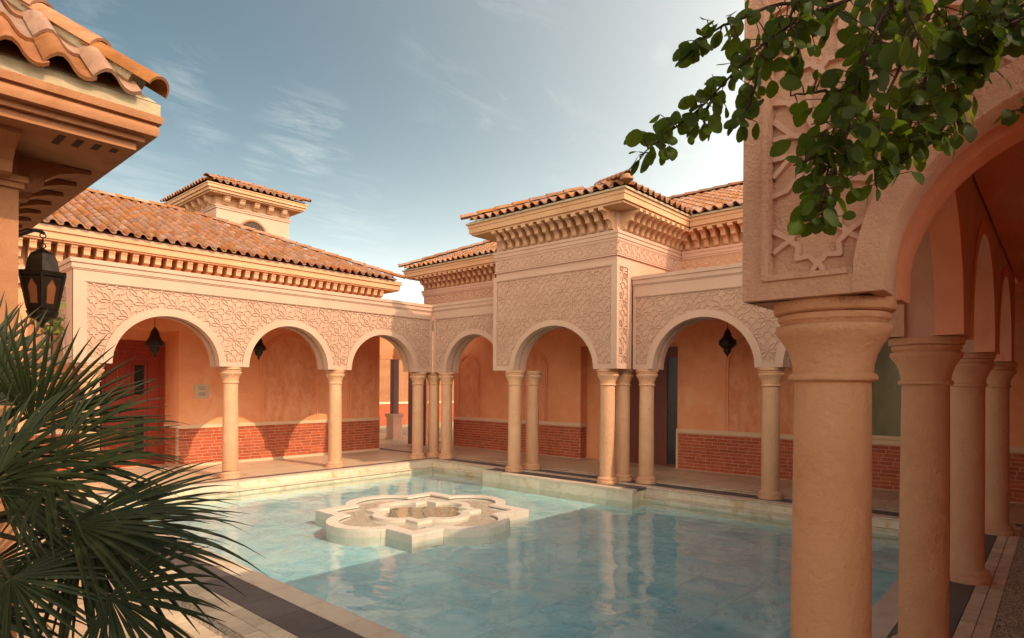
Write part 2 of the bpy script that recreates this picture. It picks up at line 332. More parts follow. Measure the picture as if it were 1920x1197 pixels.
class MB:
    def __init__(s): s.v = []; s.f = []
    def add(s, vs, fs):
        o = len(s.v); s.v += [tuple(v) for v in vs]; s.f += [tuple(i+o for i in f) for f in fs]; return s
    def box(s, x0, x1, y0, y1, z0, z1):
        return s.add([(x0,y0,z0),(x1,y0,z0),(x1,y1,z0),(x0,y1,z0),(x0,y0,z1),(x1,y0,z1),(x1,y1,z1),(x0,y1,z1)],
                     [(3,2,1,0),(4,5,6,7),(0,1,5,4),(1,2,6,5),(2,3,7,6),(3,0,4,7)])
    def fbox(s, F, s0, s1, d0, d1, z0, z1):
        vs = [F(a, d, z) for z in (z0, z1) for a, d in ((s0,d0),(s1,d0),(s1,d1),(s0,d1))]
        return s.add(vs, [(3,2,1,0),(4,5,6,7),(0,1,5,4),(1,2,6,5),(2,3,7,6),(3,0,4,7)])
    def prism(s, poly, T, d0, d1):
        """closed outline of (a, b) swept from d0 to d1; T(a, d, b) gives the point"""
        n = len(poly)
        vs = [T(a, d0, b) for a, b in poly] + [T(a, d1, b) for a, b in poly]
        fs = [tuple(range(n)), tuple(range(2*n-1, n-1, -1))]
        fs += [(i, i+n, (i+1) % n+n, (i+1) % n) for i in range(n)]
        return s.add(vs, fs)
    def annulus(s, inner, outer, T, d0, d1):
        n = len(inner); vs = []
        for d in (d0, d1):
            vs += [T(a, d, b) for a, b in inner] + [T(a, d, b) for a, b in outer]
        fs = []
        for i in range(n-1):
            fs += [(i, i+1, n+i+1, n+i), (2*n+i, 3*n+i, 3*n+i+1, 2*n+i+1), (i, 2*n+i, 2*n+i+1, i+1), (n+i, n+i+1, 3*n+i+1, 3*n+i)]
        fs += [(0, n, 3*n, 2*n), (n-1, 3*n-1, 4*n-1, 2*n-1)]
        return s.add(vs, fs)
    def lathe(s, prof, c, n=36, sx=1.0, sy=1.0):
        vs = []; fs = []; m = len(prof)
        for r, z in prof:
            for k in range(n):
                a = 2*math.pi*k/n
                vs.append((c[0]+r*math.cos(a)*sx, c[1]+r*math.sin(a)*sy, c[2]+z))
        for i in range(m-1):
            for k in range(n):
                fs.append((i*n+k, i*n+(k+1) % n, (i+1)*n+(k+1) % n, (i+1)*n+k))
        fs += [tuple(range(n-1, -1, -1)), tuple((m-1)*n+k for k in range(n))]
        return s.add(vs, fs)
    def tube(s, pts, rad, n=6):
        pts = [Vector(p) for p in pts]; m = len(pts); vs = []; fs = []
        for i, p in enumerate(pts):
            t = (pts[min(i+1, m-1)]-pts[max(i-1, 0)]).normalized()
            a = t.cross(Vector((0.31, 0.17, 0.93))).normalized(); b = t.cross(a)
            r = rad[i] if isinstance(rad, (list, tuple)) else rad
            vs += [p + (a*math.cos(2*math.pi*k/n)+b*math.sin(2*math.pi*k/n))*r for k in range(n)]
        for i in range(m-1):
            fs += [(i*n+k, i*n+(k+1) % n, (i+1)*n+(k+1) % n, (i+1)*n+k) for k in range(n)]
        fs += [tuple(range(n-1, -1, -1)), tuple((m-1)*n+k for k in range(n))]
        return s.add(vs, fs)
    def ridge(s, p, q, T, w, h, d=0.0):
        """raised strap from p to q on the plane d, trapezoid section"""
        dx, dz = q[0]-p[0], q[1]-p[1]; L = math.hypot(dx, dz)
        if L < 1e-4: return s
        ex, ez = dx/L*w*0.45, dz/L*w*0.45          # run a little past the ends so that straps meet
        p, q = (p[0]-ex, p[1]-ez), (q[0]+ex, q[1]+ez)
        h = h*(1+0.16*rnd.random())                # no two tops in one plane
        nx, nz = -dz/L, dx/L; vs = []
        for (a, b) in (p, q):
            vs += [T(a-nx*w, d, b-nz*w), T(a-nx*w*0.72, d+h, b-nz*w*0.72), T(a+nx*w*0.72, d+h, b+nz*w*0.72), T(a+nx*w, d, b+nz*w)]
        return s.add(vs, [(0,1,5,4),(1,2,6,5),(2,3,7,6)])
    def mesh(s, name, mat, origin=Vector((0,0,0)), smooth=None):
        me = bpy.data.meshes.new(name)
        me.from_pydata([(v[0]-origin[0], v[1]-origin[1], v[2]-origin[2]) for v in s.v], [], s.f)
        me.materials.append(mat)
        if smooth is not None:
            me.polygons.foreach_set('use_smooth', [True]*len(me.polygons))
            me.set_sharp_from_angle(angle=math.radians(smooth))
        me.update()
        return me
    def build(s, name, mat, parent=None, smooth=None, fix=False, at=None):
        """one object; its origin is its parent's, or 'at' for a piece with a place of its own"""
        org = Vector(at) if at is not None else wloc(parent).copy()
        me = s.mesh(name, mat, org, smooth)
        if fix:
            import bmesh
            bm = bmesh.new(); bm.from_mesh(me); bmesh.ops.recalc_face_normals(bm, faces=bm.faces[:]); bm.to_mesh(me); bm.free()
        return put(me, name, org, None, parent)

def put(me, name, loc, rot=None, parent=None, scale=None):
    o = bpy.data.objects.new(name, me); C.objects.link(o)
    loc = Vector(loc); rel = loc - wloc(parent)
    if parent: o.parent = parent
    if rot is not None: o.matrix_local = Matrix.Translation(rel) @ rot.to_4x4()
    else: o.location = rel
    if scale: o.scale = scale
    WL[o.name] = loc
    return o

def thing(name, label, cat, loc=(0,0,0), group=None):
    o = bpy.data.objects.new(name, None); C.objects.link(o)
    o.empty_display_size = 0.2; o.location = loc; WL[o.name] = Vector(loc)
    return tag(o, label, cat, group)
def tag(o, label=None, cat=None, group=None, kind=None):
    if label: o['label'] = label
    if cat: o['category'] = cat
    if group: o['group'] = group
    if kind: o['kind'] = kind
    return o
def cut_copy(o, parent, name, loc):
    c = o.copy(); C.objects.link(c); c.parent = parent; c.location = Vector(loc)-wloc(parent); WL[c.name] = Vector(loc); return c

def frame_L(Y): return lambda s, d, z: (s, Y-d, z)          # wall along X, its face looks to -Y
def frame_R(X): return lambda s, d, z: (X-d, s, z)          # wall along Y, its face looks to -X
def frame_B(Y): return lambda s, d, z: (s, Y+d, z)          # wall along X, its face looks to +Y

def arc(sc, rx, rz, zb, zs, n=28):
    """outline of an arch: left foot, curve, right foot"""
    p = [(sc-rx, zb)]
    for k in range(n+1):
        a = math.pi*(1-k/n); p.append((sc+rx*math.cos(a), zs+rz*math.sin(a)))
    p.append((sc+rx, zb)); return p

# --- carved strapwork: eight-petalled rosettes on a diagonal lattice with small stars in the gaps
def lattice_segments(s0, s1, z0, z1, ox, oz, a=0.32):
    R = a/2; r1, r2 = 0.40*R, 0.79*R
    segs = []; P = a*math.sqrt(2)
    def rot(x, y, t): return (x*math.cos(t)-y*math.sin(t), x*math.sin(t)+y*math.cos(t))
    i0, i1 = int((s0-ox)/P)-2, int((s1-ox)/P)+2
    j0, j1 = int((z0-oz)/P)-2, int((z1-oz)/P)+2
    for i in range(i0, i1+1):
        for j in range(j0, j1+1):
            for h in (0, 0.5):
                cs, cz = ox+(i+h)*P, oz+(j+h)*P
                if cs < s0-P or cs > s1+P or cz < z0-P or cz > z1+P: continue
                for k in range(8):
                    t = k*math.pi/4; loc = []
                    w = r1*math.sin(math.pi/8); x1 = r1*math.cos(math.pi/8)
                    loc.append(((0, 0), (x1, w)))
                    for sg in (1, -1):
                        loc.append(((x1, sg*w), (r2, sg*w))); loc.append(((r2, sg*w), (R*1.06, -sg*0.004)))
                    for p, q in loc:
                        p, q = rot(*p, t), rot(*q, t)
                        segs.append(((cs+p[0], cz+p[1]), (cs+q[0], cz+q[1])))
                # star in the gap right of this rosette
                gs, gz = cs+P/2, cz
                ro, ri = P/2-R, (P/2-R)*0.72
                pts = []
                for k in range(16):
                    t = k*math.pi/8; rr = ro if k % 2 == 0 else ri
                    pts.append((gs+rr*math.cos(t), gz+rr*math.sin(t)))
                for k in range(16):
                    segs.append((pts[k], pts[(k+1) % 16]))
    return segs

def carve(mb, segs, T, inside, w, h, d):
    for p, q in segs:
        n = 8; on = [inside(p[0]+(q[0]-p[0])*(k+0.5)/n, p[1]+(q[1]-p[1])*(k+0.5)/n) for k in range(n)]
        k = 0
        while k < n:
            if on[k]:
                e = k
                while e+1 < n and on[e+1]: e += 1
                a, b = k/n, (e+1)/n
                mb.ridge((p[0]+(q[0]-p[0])*a, p[1]+(q[1]-p[1])*a), (p[0]+(q[0]-p[0])*b, p[1]+(q[1]-p[1])*b), T, w, h, d)
                k = e+1
            else: k += 1

def arched_wall(root, T, s0, s1, zb, zp, zt, arches, bl=0.17, br=0.10, wr=0.115, thick=0.38, bb=0.08, cornice=True, mat='cream', trim='trim',
                lat=(0.0, 2.0), back_ring=True, sw=0.0058, sh=0.015, rec=0.022, inner=None, zs=1.9, strap=None):
    """spandrel wall over arches: recessed carved panel, border, stepped arch rings, cornice"""
    out = [(s0, zb)]
    for sc, rx, rz in arches: out += arc(sc, rx+0.045, rz+0.045, zb, zs)
    out += [(s1, zb), (s1, zt), (s0, zt)]
    MB().prism(out, T, -rec, -thick+0.012).build('wall', MT[mat], root)
    for sc, rx, rz in arches:
        ai, ao = arc(sc, rx, rz, zb, zs), arc(sc, rx+wr, rz+wr, zb, zs)
        MB().annulus(ai, ao, T, 0.0, -0.15).build('arch_ring', MT[trim], root, smooth=35)
        if back_ring:
            MB().annulus(ai, arc(sc, rx+0.09, rz+0.09, zb, zs), T, -thick+0.13, -thick).build('arch_ring', MT[inner or trim], root, smooth=35)
    b = MB()
    b.fbox(T, s0, s1, -0.001, -rec-0.03, zp, zt)
    b.fbox(T, s0, s0+bl, -0.003, -rec-0.03, zb, zp)
    b.fbox(T, s1-br, s1, -0.003, -rec-0.03, zb, zp)
    feet = [s0+bl] + [v for sc, rx, rz in arches for v in (sc-rx-wr, sc+rx+wr)] + [s1-br]
    for k in range(0, len(feet), 2):
        if feet[k+1]-feet[k] > 0.02: b.fbox(T, feet[k], feet[k+1], -0.004, -rec-0.03, zb, zb+bb)
    b.build('panel_border', MT[trim], root)
    def inside(s, z):
        if not (s0+bl+0.006 < s < s1-br-0.006 and zb+bb+0.006 < z < zp-0.004): return False
        for sc, rx, rz in arches:
            ax, az = rx+wr+0.006, rz+wr+0.006
            if z < zs:
                if abs(s-sc) < ax: return False
            elif ((s-sc)/ax)**2+((z-zs)/az)**2 < 1: return False
        return True
    m = MB()
    carve(m, lattice_segments(s0, s1, zb, zp, *lat), T, inside, sw, sh, -rec)
    if m.v: tag(m.build('carved_lattice', MT[strap or trim], root), kind='stuff')
    # inner bead round the panel
    bd = MB()
    for (p, q) in (((s0+bl-0.02, zp+0.018), (s1-br+0.02, zp+0.018)),):
        bd.ridge(p, q, T, 0.009, 0.010, 0.0)
    if cornice:
        for z0, z1, d in ((zt-0.155, zt-0.135, 0.012), (zt-0.135, zt-0.06, 0.026), (zt-0.06, zt, 0.045)):
            bd.fbox(T, s0-d*0.98, s1, d, -0.06, z0, z1)
    if strap:
        for p, q in (((s1-br+0.012, zb+bb-0.012), (s1-br+0.012, zp)), ((s1-br+0.012, zb+bb-0.012), (s1-br-0.235, zb+bb-0.012))): bd.ridge(p, q, T, 0.010, 0.010, -0.003)
    bd.build('cornice', MT[trim], root)

# --- columns: a shaft with its base and capital
SHAFT = [(0.139, 0.10), (0.1385, 0.4), (0.137, 0.9), (0.134, 1.3), (0.131, 1.64)]
BASE = [(0.190, 0.0), (0.192, 0.045), (0.188, 0.052), (0.176, 0.056), (0.180, 0.07), (0.178, 0.088), (0.165, 0.098), (0.150, 0.104), (0.139, 0.112)]
CAPITAL = [(0.131, 1.622), (0.142, 1.624), (0.150, 1.631), (0.151, 1.640), (0.146, 1.649), (0.136, 1.654), (0.138, 1.68), (0.146, 1.71), (0.160, 1.74), (0.179, 1.768),
           (0.194, 1.787), (0.199, 1.799), (0.196, 1.812), (0.186, 1.818), (0.178, 1.821), (0.180, 1.826), (0.189, 1.832), (0.191, 1.842), (0.186, 1.851), (0.178, 1.854), (0.200, 1.857), (0.205, 1.862), (0.205, 1.8985)]
SHAFT, BASE, CAPITAL = ([(r*k, z) for r, z in P] for P, k in ((SHAFT, 0.91), (BASE, 0.92), (CAPITAL, 0.92)))
ME_SHAFT = MB().lathe(SHAFT, (0,0,0), 48).mesh('column', MT['column'], smooth=40)
ME_BASE = MB().lathe(BASE, (0,0,0), 48).mesh('base', MT['column'], smooth=40)
ME_CAP = MB().lathe(CAPITAL, (0,0,0), 48).mesh('capital', MT['column'], smooth=40)
def column(root, x, y, label=None):
    c = put(ME_SHAFT, 'column', (x, y, 0), None, root)
    if label: c['label'] = label
    put(ME_BASE, 'base', (x, y, 0), None, c); put(ME_CAP, 'capital', (x, y, 0), None, c)
    return c

# --- bricks
BW, BH, BD = 0.262, 0.052, 0.03
ME_BRICK = MB().box(0, BW, -BD, 0.0, 0, BH).mesh('brick', MT['brick'])
CAMP = Vector((0, 0, CAMH))
def bricks(root, walls, limit=300):
    """walls: (T, s0, s1, z0, z1, flip); nearest bricks are pieces of their own, the rest one mass"""
    items = []
    for T, s0, s1, z0, z1 in walls:
        row = 0; z = z0
        while z+BH <= z1+0.01:
            s = s0 - rnd.uniform(0.0, 0.26)
            while s < s1:
                a, b = max(s, s0), min(s+BW*rnd.choice((1, 1, 1, 0.75)), s1)
                if b-a > 0.03: items.append((T, a, b-0.010, z))
                s = b if b > s else s+BW
                if b >= s1: break
            row += 1; z += BH+0.0105
    items.sort(key=lambda t: (Vector(t[0](t[1], 0, t[3]))-CAMP).length)
    rest = MB()
    for i, (T, a, b, z) in enumerate(items):
        if i < limit:
            p0, p1 = Vector(T(a, 0, z)), Vector(T(b, 0, z)); ax = (p1-p0).normalized()
            nrm = (Vector(T(a, 1, z))-p0).normalized()
            # mesh front is -Y: map x->ax, -y->nrm
            yv = -nrm; zv = Vector((0, 0, 1))
            if ax.cross(yv).z < 0: p0, ax = p1, -ax
            rot = Matrix((ax, yv, zv)).transposed()
            put(ME_BRICK, 'brick', p0 + nrm*(-0.022+rnd.uniform(-0.0015, 0.0015)), rot @ Matrix.Diagonal(((b-a)/BW, 1, 1)), root)
        else:
            rest.fbox(T, a, b, -0.022+BD, -0.022, z, z+BH) if False else rest.fbox(T, a, b, 0.008, -0.02, z, z+BH)
    if rest.v: tag(rest.build('brickwork', MT['brick'], root), kind='stuff')

# --- clay tiles
TP, TL, TE, TH = 0.185, 0.345, 0.275, 0.058
def tile_mesh():
    n = 9; vs = []; fs = []
    for y, dz in ((0.0, 0.022), (TL, 0.0)):
        for k in range(n+1):
            u = k/n*1.12
            z = TH*math.sin(math.pi*min(u/0.66, 1)) if u < 0.66 else -0.30*TH*math.sin(math.pi*(u-0.66)/0.46)
            vs.append((u*TP, y, z+dz))
    vs += [(x, y, z-0.018) for x, y, z in vs[:n+1]]
    for k in range(n):
        fs.append((k, k+1, n+2+k, n+1+k)); fs.append((2*n+2+k, 2*n+3+k, k+1, k))
    m = MB().add(vs, fs); return m
TILE = tile_mesh()
ME_TILE = TILE.mesh('roof_tile', MT['tile'], smooth=50)
def ridge_mesh():
    n = 8; vs = []; fs = []
    for y, dz, r in ((0, 0.016, 0.088), (0.40, 0.0, 0.078)):
        vs += [(-r*math.cos(math.pi*k/n), y, r*0.85*math.sin(math.pi*k/n)+dz) for k in range(n+1)]
    vs += [(x*0.86, y, (z-0.016)*0.86+0.012) for x, y, z in vs[:n+1]]
    for k in range(n):
        fs.append((k, k+1, n+2+k, n+1+k)); fs.append((2*n+2+k, 2*n+3+k, k+1, k))
    return MB().add(vs, fs)
ME_RIDGE = ridge_mesh().mesh('ridge_tile', MT['tile'], smooth=50)
def tiles(root, slopes, limit=300):
    """slopes: (P0, U, Vh, angle, width, length, keep(u,v))"""
    items = []
    for P0, U, Vh, ang, width, length, keep in slopes:
        P0, U, Vh = Vector(P0), Vector(U), Vector(Vh)
        V = Vh*math.cos(ang)+Vector((0,0,1))*math.sin(ang); N = U.cross(V)
        rot = Matrix((U, V, N)).transposed()
        for j in range(int(length/TE)+1):
            for i in range(int(width/TP)+1):
                u, v = i*TP, j*TE
                if not keep(u+TP/2, v+TE/2): continue
                items.append((P0+U*(u+rnd.uniform(-.004, .004))+V*(v+rnd.uniform(-.008, .008))+N*rnd.uniform(0, .004), rot @ Matrix.Rotation(rnd.uniform(-.012, .012), 3, 'Z')))
    items.sort(key=lambda t: (t[0]-CAMP).length)
    rest = MB()
    for i, (p, r) in enumerate(items):
        if i < limit: put(ME_TILE, 'roof_tile', p, r, root)
        else: rest.add([p + r @ Vector(v) for v in TILE.v], TILE.f)
    if rest.v: tag(rest.build('roof_tiling', MT['tile'], root, smooth=50), kind='stuff')
def ridge_line(root, a, b, lift=0.03):
    a, b = Vector(a), Vector(b); V = (b-a).normalized(); U = V.cross(Vector((0,0,1))).normalized(); N = U.cross(V)
    rot = Matrix((U, V, N)).transposed(); n = int((b-a).length/0.34)
    for k in range(n): put(ME_RIDGE, 'ridge_tile', a+V*k*0.34+N*lift, rot, root)

# --- corbels: scalloped bracket profile out (d) and down (z) from the soffit
def corbel_mesh(prof, w):
    return MB().prism(prof, lambda a, d, b: (d, -a, b), -w/2, w/2)
P_SCALLOP = [(0, 0), (0.36, 0), (0.36, -0.05), (0.325, -0.055)]
for k in range(7):
    a = math.pi*0.5*k/6
    P_SCALLOP.append((0.325-0.125*math.sin(a), -0.055-0.095*(1-math.cos(a))))
P_SCALLOP += [(0.205, -0.165), (0.185, -0.168)]
for k in range(7):
    a = math.pi*0.5*k/6
    P_SCALLOP.append((0.185-0.11*math.sin(a), -0.168-0.095*(1-math.cos(a))))
P_SCALLOP += [(0.08, -0.275), (0.055, -0.30), (0, -0.31)]
P_BLOCK = [(0, 0), (0.33, 0), (0.33, -0.045), (0.315, -0.055), (0.30, -0.10), (0.30, -0.14), (0.28, -0.155), (0.22, -0.165), (0.21, -0.18), (0.20, -0.24), (0.19, -0.29), (0.12, -0.31), (0.10, -0.38), (0, -0.40)]
ME_SCALLOP = corbel_mesh(P_SCALLOP, 0.085).mesh('corbel', MT['peach'])
ME_BLOCK = corbel_mesh(P_BLOCK, 0.092).mesh('corbel', MT['peach'])
def corbels(root, me, pts, outward):
    ang = {'-Y': 0, '-X': -math.pi/2, '+X': math.pi/2}[outward]
    rot = Matrix.Rotation(ang, 3, 'Z')
    for p in pts: put(me, 'corbel', p, rot, root)

def frieze(root, T, s0, s1, z0, z1, d, unit=0.205):
    m = MB(); n = max(1, round((s1-s0)/unit)); u = (s1-s0)/n; zm = (z0+z1)/2; hh = (z1-z0)/2
    for e in (z0, z1): m.ridge((s0, e), (s1, e), T, 0.008, 0.010, d)
    for i in range(n):
        c = s0+(i+0.5)*u
        for f in (0.92, 0.58):
            pts = [(c-u*0.40*f, zm), (c, zm+hh*0.9*f), (c+u*0.40*f, zm), (c, zm-hh*0.9*f)]
            for k in range(4): m.ridge(pts[k], pts[(k+1) % 4], T, 0.006, 0.009, d)
        for k in (-0.5,):
            x = c+u*k
            for off in (-0.014, 0.014): m.ridge((x+off, z0+0.012), (x+off, z1-0.012), T, 0.004, 0.008, d)
            for zz in (z0+0.03, z1-0.03): m.ridge((x-0.045, zz), (x+0.045, zz), T, 0.006, 0.009, d)
    tag(m.build('carved_frieze', MT['trim'], root), kind='stuff')

# ------------------------------------------------------------------ ground, pool, paving
PX0, PX1, PY0, PY1 = 2.49, 8.81, 1.03, 10.15
WATER = -0.20; FLOOR = -0.30
g = MB()
for x0, x1, y0, y1 in ((-160, PX0+0.02, -160, 160), (PX1-0.02, 160, -160, 160), (PX0+0.02, PX1-0.02, -160, PY0-0.02), (PX0+0.02, PX1-0.02, PY1+0.02, 160)):
    g.add([(x0,y0,-0.014),(x1,y0,-0.014),(x1,y1,-0.014),(x0,y1,-0.014)], [(0,1,2,3)])
ground = tag(g.build('ground', MT['ground']), 'flat mortar ground under and around the courtyard paving', kind='structure')

pavement = bpy.data.objects.new('pavement', None); C.objects.link(pavement); WL[pavement.name] = Vector((0,0,0))
tag(pavement, 'stone paving around the pool with pale coping, dark bands and pebble strips', kind='structure')
SLABS = {}
def pave(name, mat, x0, x1, y0, y1, nx, ny, gap=0.003, zt=0.0, th=0.012, stagger=False, limit=300, parent=None):
    parent = parent or pavement
    dx, dy = (x1-x0)/nx, (y1-y0)/ny
    key = (name, mat, round(dx, 4), round(dy, 4))
    if key not in SLABS:
        b = MB().box(gap/2, dx-gap/2, gap/2, dy-gap/2, -th, 0); e = 0.0018
        b.v = [(x+(e if x < dx/2 else -e)*(z == 0), y+(e if y < dy/2 else -e)*(z == 0), z) for x, y, z in b.v]
        SLABS[key] = b.mesh(name, MT[mat])
    its = []
    for i in range(nx):
        for j in range(ny):
            oy = (dy/2 if (stagger and i % 2) else 0)
            if stagger and i % 2 and j == ny-1: continue
            its.append((x0+i*dx, y0+j*dy+oy))
    its.sort(key=lambda t: t[0]**2+t[1]**2)
    for x, y in its:
        put(SLABS[key], name, (x, y, zt+rnd.uniform(-0.0008, 0.0008)), None, parent)

# near side, parallel to Y
pave('coping_slab', 'coping', 2.30, PX0, PY0, PY1, 1, 18)
pave('dark_slab', 'slate', 2.02, 2.30, -0.6, 10.32, 1, 26)
pave('paving_stone', 'stone', 1.79, 2.02, 2.6, 7.4, 2, 26, stagger=True)
pave('paving_slab', 'travertine', 1.79, 2.02, -0.6, 2.6, 1, 6)
pave('paving_slab', 'travertine', 1.79, 2.02, 7.4, 10.32, 1, 6)
pave('paving_stone', 'stone', 1.57, 1.69, 2.6, 7.4, 1, 24)
pave('paving_slab', 'travertine', 1.0, 1.57, 0.3, 10.3, 1, 12)
pave('paving_slab', 'travertine', -0.6, 0.90, 0.3, 10.3, 2, 10)
# far side (left arcade), parallel to X
pave('coping_slab', 'coping', PX0-0.19, PX1+0.19, PY1, 10.335, 14, 1)
pave('dark_slab', 'slate', 2.3, 9.0, 10.335, 10.50, 12, 1)
pave('paving_slab', 'travertine', 0.3, 9.3, 10.50, 12.62, 15, 3)
pave('paving_slab', 'travertine', 2.7, 4.7, 12.62, 13.4, 3, 1)
# right side (rear arcade), parallel to Y
pave('coping_slab', 'coping', PX1, 9.0, PY0, PY1, 1, 18)
pave('dark_slab', 'slate', 9.0, 9.30, PY0, 10.50, 1, 20)
pave('paving_stone', 'stone', 9.30, 9.46, 0.4, 7.0, 1, 30)
pave('paving_slab', 'travertine', 9.30, 9.46, 7.0, 10.50, 1, 6)
pave('paving_slab', 'travertine', 9.56, 11.45, -0.8, 13.6, 3, 22)
pave('paving_slab', 'travertine', 9.30, 12.6, 13.6, 20.0, 4, 9)
# gallery at the right, parallel to X
pave('coping_slab', 'coping', PX0, PX1, 0.83, PY0, 12, 1)
pave('dark_slab', 'slate', 2.30, 9.0, 0.52, 0.83, 13, 1)
pave('paving_stone', 'stone', 2.02, 9.30, 0.335, 0.52, 36, 2)
pave('paving_slab', 'travertine', 2.02, 9.30, -0.8, 0.165, 12, 2)
pave('paving_slab', 'travertine', 2.02, 2.30, 0.52, 0.83, 1, 1) if False else None
# pavilion platform over the pool
plat = MB().box(8.422, PX1+0.0, 5.002, 8.218, -0.5, -0.035)
pave('coping_slab', 'coping', 8.38, 8.52, 4.96, 8.26, 1, 6, th=0.034)
pave('dark_slab', 'slate', 8.52, PX1, 4.96, 8.26, 1, 6, th=0.034)

def pebbles(x0, x1, y0, y1, n, near):
    b = MB(); ico = [(0,0,1),(0.9,0,0.25),(0.28,0.85,0.25),(-0.73,0.53,0.25),(-0.73,-0.53,0.25),(0.28,-0.85,0.25)]
    fi = [(0,1,2),(0,2,3),(0,3,4),(0,4,5),(0,5,1)]
    for k in range(n):
        x, y = rnd.uniform(x0+0.008, x1-0.008), rnd.uniform(y0, y1); r = rnd.uniform(0.008, 0.0135); t = rnd.uniform(0, 6.28); e = rnd.uniform(0.7, 1.0)
        b.add([(x+r*(vx*math.cos(t)*e-vy*math.sin(t)), y+r*(vx*math.sin(t)*e+vy*math.cos(t)), -0.010+r*0.85*vz) for vx, vy, vz in ico], fi)
    tag(b.build('pebbles', MT['pebble'], pavement, smooth=80), kind='stuff')
pebbles(1.69, 1.79, 2.6, 6.0, 3000, 1)
pebbles(0.90, 1.0, 3.8, 6.2, 2000, 1)
pebbles(2.02, 9.5, 0.165, 0.335, 9500, 1)
pebbles(9.46, 9.56, 0.4, 7.0, 4200, 1)
gb = MB()
for x0, x1, y0, y1 in ((1.69, 1.79, 2.6, 10.3), (0.90, 1.0, 0.3, 10.3), (2.02, 9.46, 0.165, 0.335), (9.46, 9.56, -0.8, 13.6)):
    gb.box(x0, x1, y0, y1, -0.013, -0.0085)
gb.build('grout_bed', MT['grout'], pavement)

pool = bpy.data.objects.new('pool', None); C.objects.link(pool); WL[pool.name] = Vector((0,0,0))
tag(pool, 'rectangular shallow pool lined with pale green veined marble', kind='structure')
MB().box(PX0-0.1, PX1+0.1, PY0-0.1, PY1+0.1, FLOOR-0.1, FLOOR-0.005).build('pool_bed', MT['onyx'], pool)
pave('floor_slab', 'poolfloor', PX0, PX1, PY0, PY1, 11, 16, gap=0.0012, zt=FLOOR, th=0.004, parent=pool)
pw = MB()
pw.box(PX0-0.1, PX0-0.022, PY0-0.1, PY1+0.1, FLOOR-0.05, -0.016)
pw.box(PX1+0.022, PX1+0.1, PY0-0.1, PY1+0.1, FLOOR-0.05, -0.016)
pw.box(PX0-0.022, PX1+0.022, PY0-0.1, PY0-0.022, FLOOR-0.05, -0.016)
pw.box(PX0-0.022, PX1+0.022, PY1+0.022, PY1+0.1, FLOOR-0.05, -0.016)
pw.build('pool_wall', MT['grout'], pool)
plat.build('platform_core', MT['grout'], pool)
def face(name, mat, T, s0, s1, n, z0, z1, d=0.0, th=0.02):
    w = (s1-s0)/n; key = (name, mat, round(w, 4), z0, z1, th, T(0, 1, 0)[0]-T(0, 0, 0)[0] > -0.5, T(0,1,0)[1]-T(0,0,0)[1] > 0.5)
    if key not in SLABS:
        F0 = T(0, 0, 0)
        b = MB().fbox(lambda s, dd, z: tuple(a-c for a, c in zip(T(s, dd, z), F0)), 0.0015, w-0.0015, 0, -th, 0, z1-z0)
        SLABS[key] = b.mesh(name, MT[mat])
    for i in range(n): put(SLABS[key], name, T(s0+i*w, d, z0), None, pool)
face('facing_slab', 'onyx', frame_L(PY1), PX0, PX1, 18, -0.125, -0.013)
face('facing_slab', 'onyx', frame_L(PY1-0.05), PX0, PX1, 18, FLOOR, -0.150)
face('facing_slab', 'onyx', frame_R(PX1), 8.26, PY1, 5, -0.125, -0.013)
face('facing_slab', 'onyx', frame_R(PX1-0.05), 8.26, PY1-0.05, 5, FLOOR, -0.150)
face('facing_slab', 'onyx', frame_R(PX1), PY0, 4.985, 10, -0.125, -0.013)
face('facing_slab', 'onyx', frame_R(PX1-0.05), PY0, 4.985, 10, FLOOR, -0.150)
face('facing_slab', 'onyx', frame_R(8.40), 4.98, 8.24, 7, FLOOR, -0.036)
face('facing_slab', 'onyx', frame_L(4.98), 8.40, PX1-0.0, 1, FLOOR, -0.036)
face('facing_slab', 'onyx', frame_B(8.24), 8.40, PX1-0.0, 1, FLOOR, -0.036)
face('facing_slab', 'onyx', frame_B(PY0), PX0, PX1, 16, FLOOR, -0.013)
lg = MB()
lg.box(PX0, PX1, PY1-0.075, PY1, -0.150, -0.126)
lg.box(PX1-0.075, PX1, 8.245, PY1-0.075, -0.150, -0.126)
lg.box(PX1-0.075, PX1, PY0, 4.975, -0.150, -0.126)
lg.build('ledge', MT['coping'], pool)
wat = MB().add([(PX0-0.02, PY0-0.02, WATER), (PX1+0.02, PY0-0.02, WATER), (PX1+0.02, PY1+0.02, WATER), (PX0-0.02, PY1+0.02, WATER)], [(0,1,2,3)]).build('water', MT['water'])
tag(wat, 'clear rippled pool water, green in the sun and blue in the shade', kind='structure')

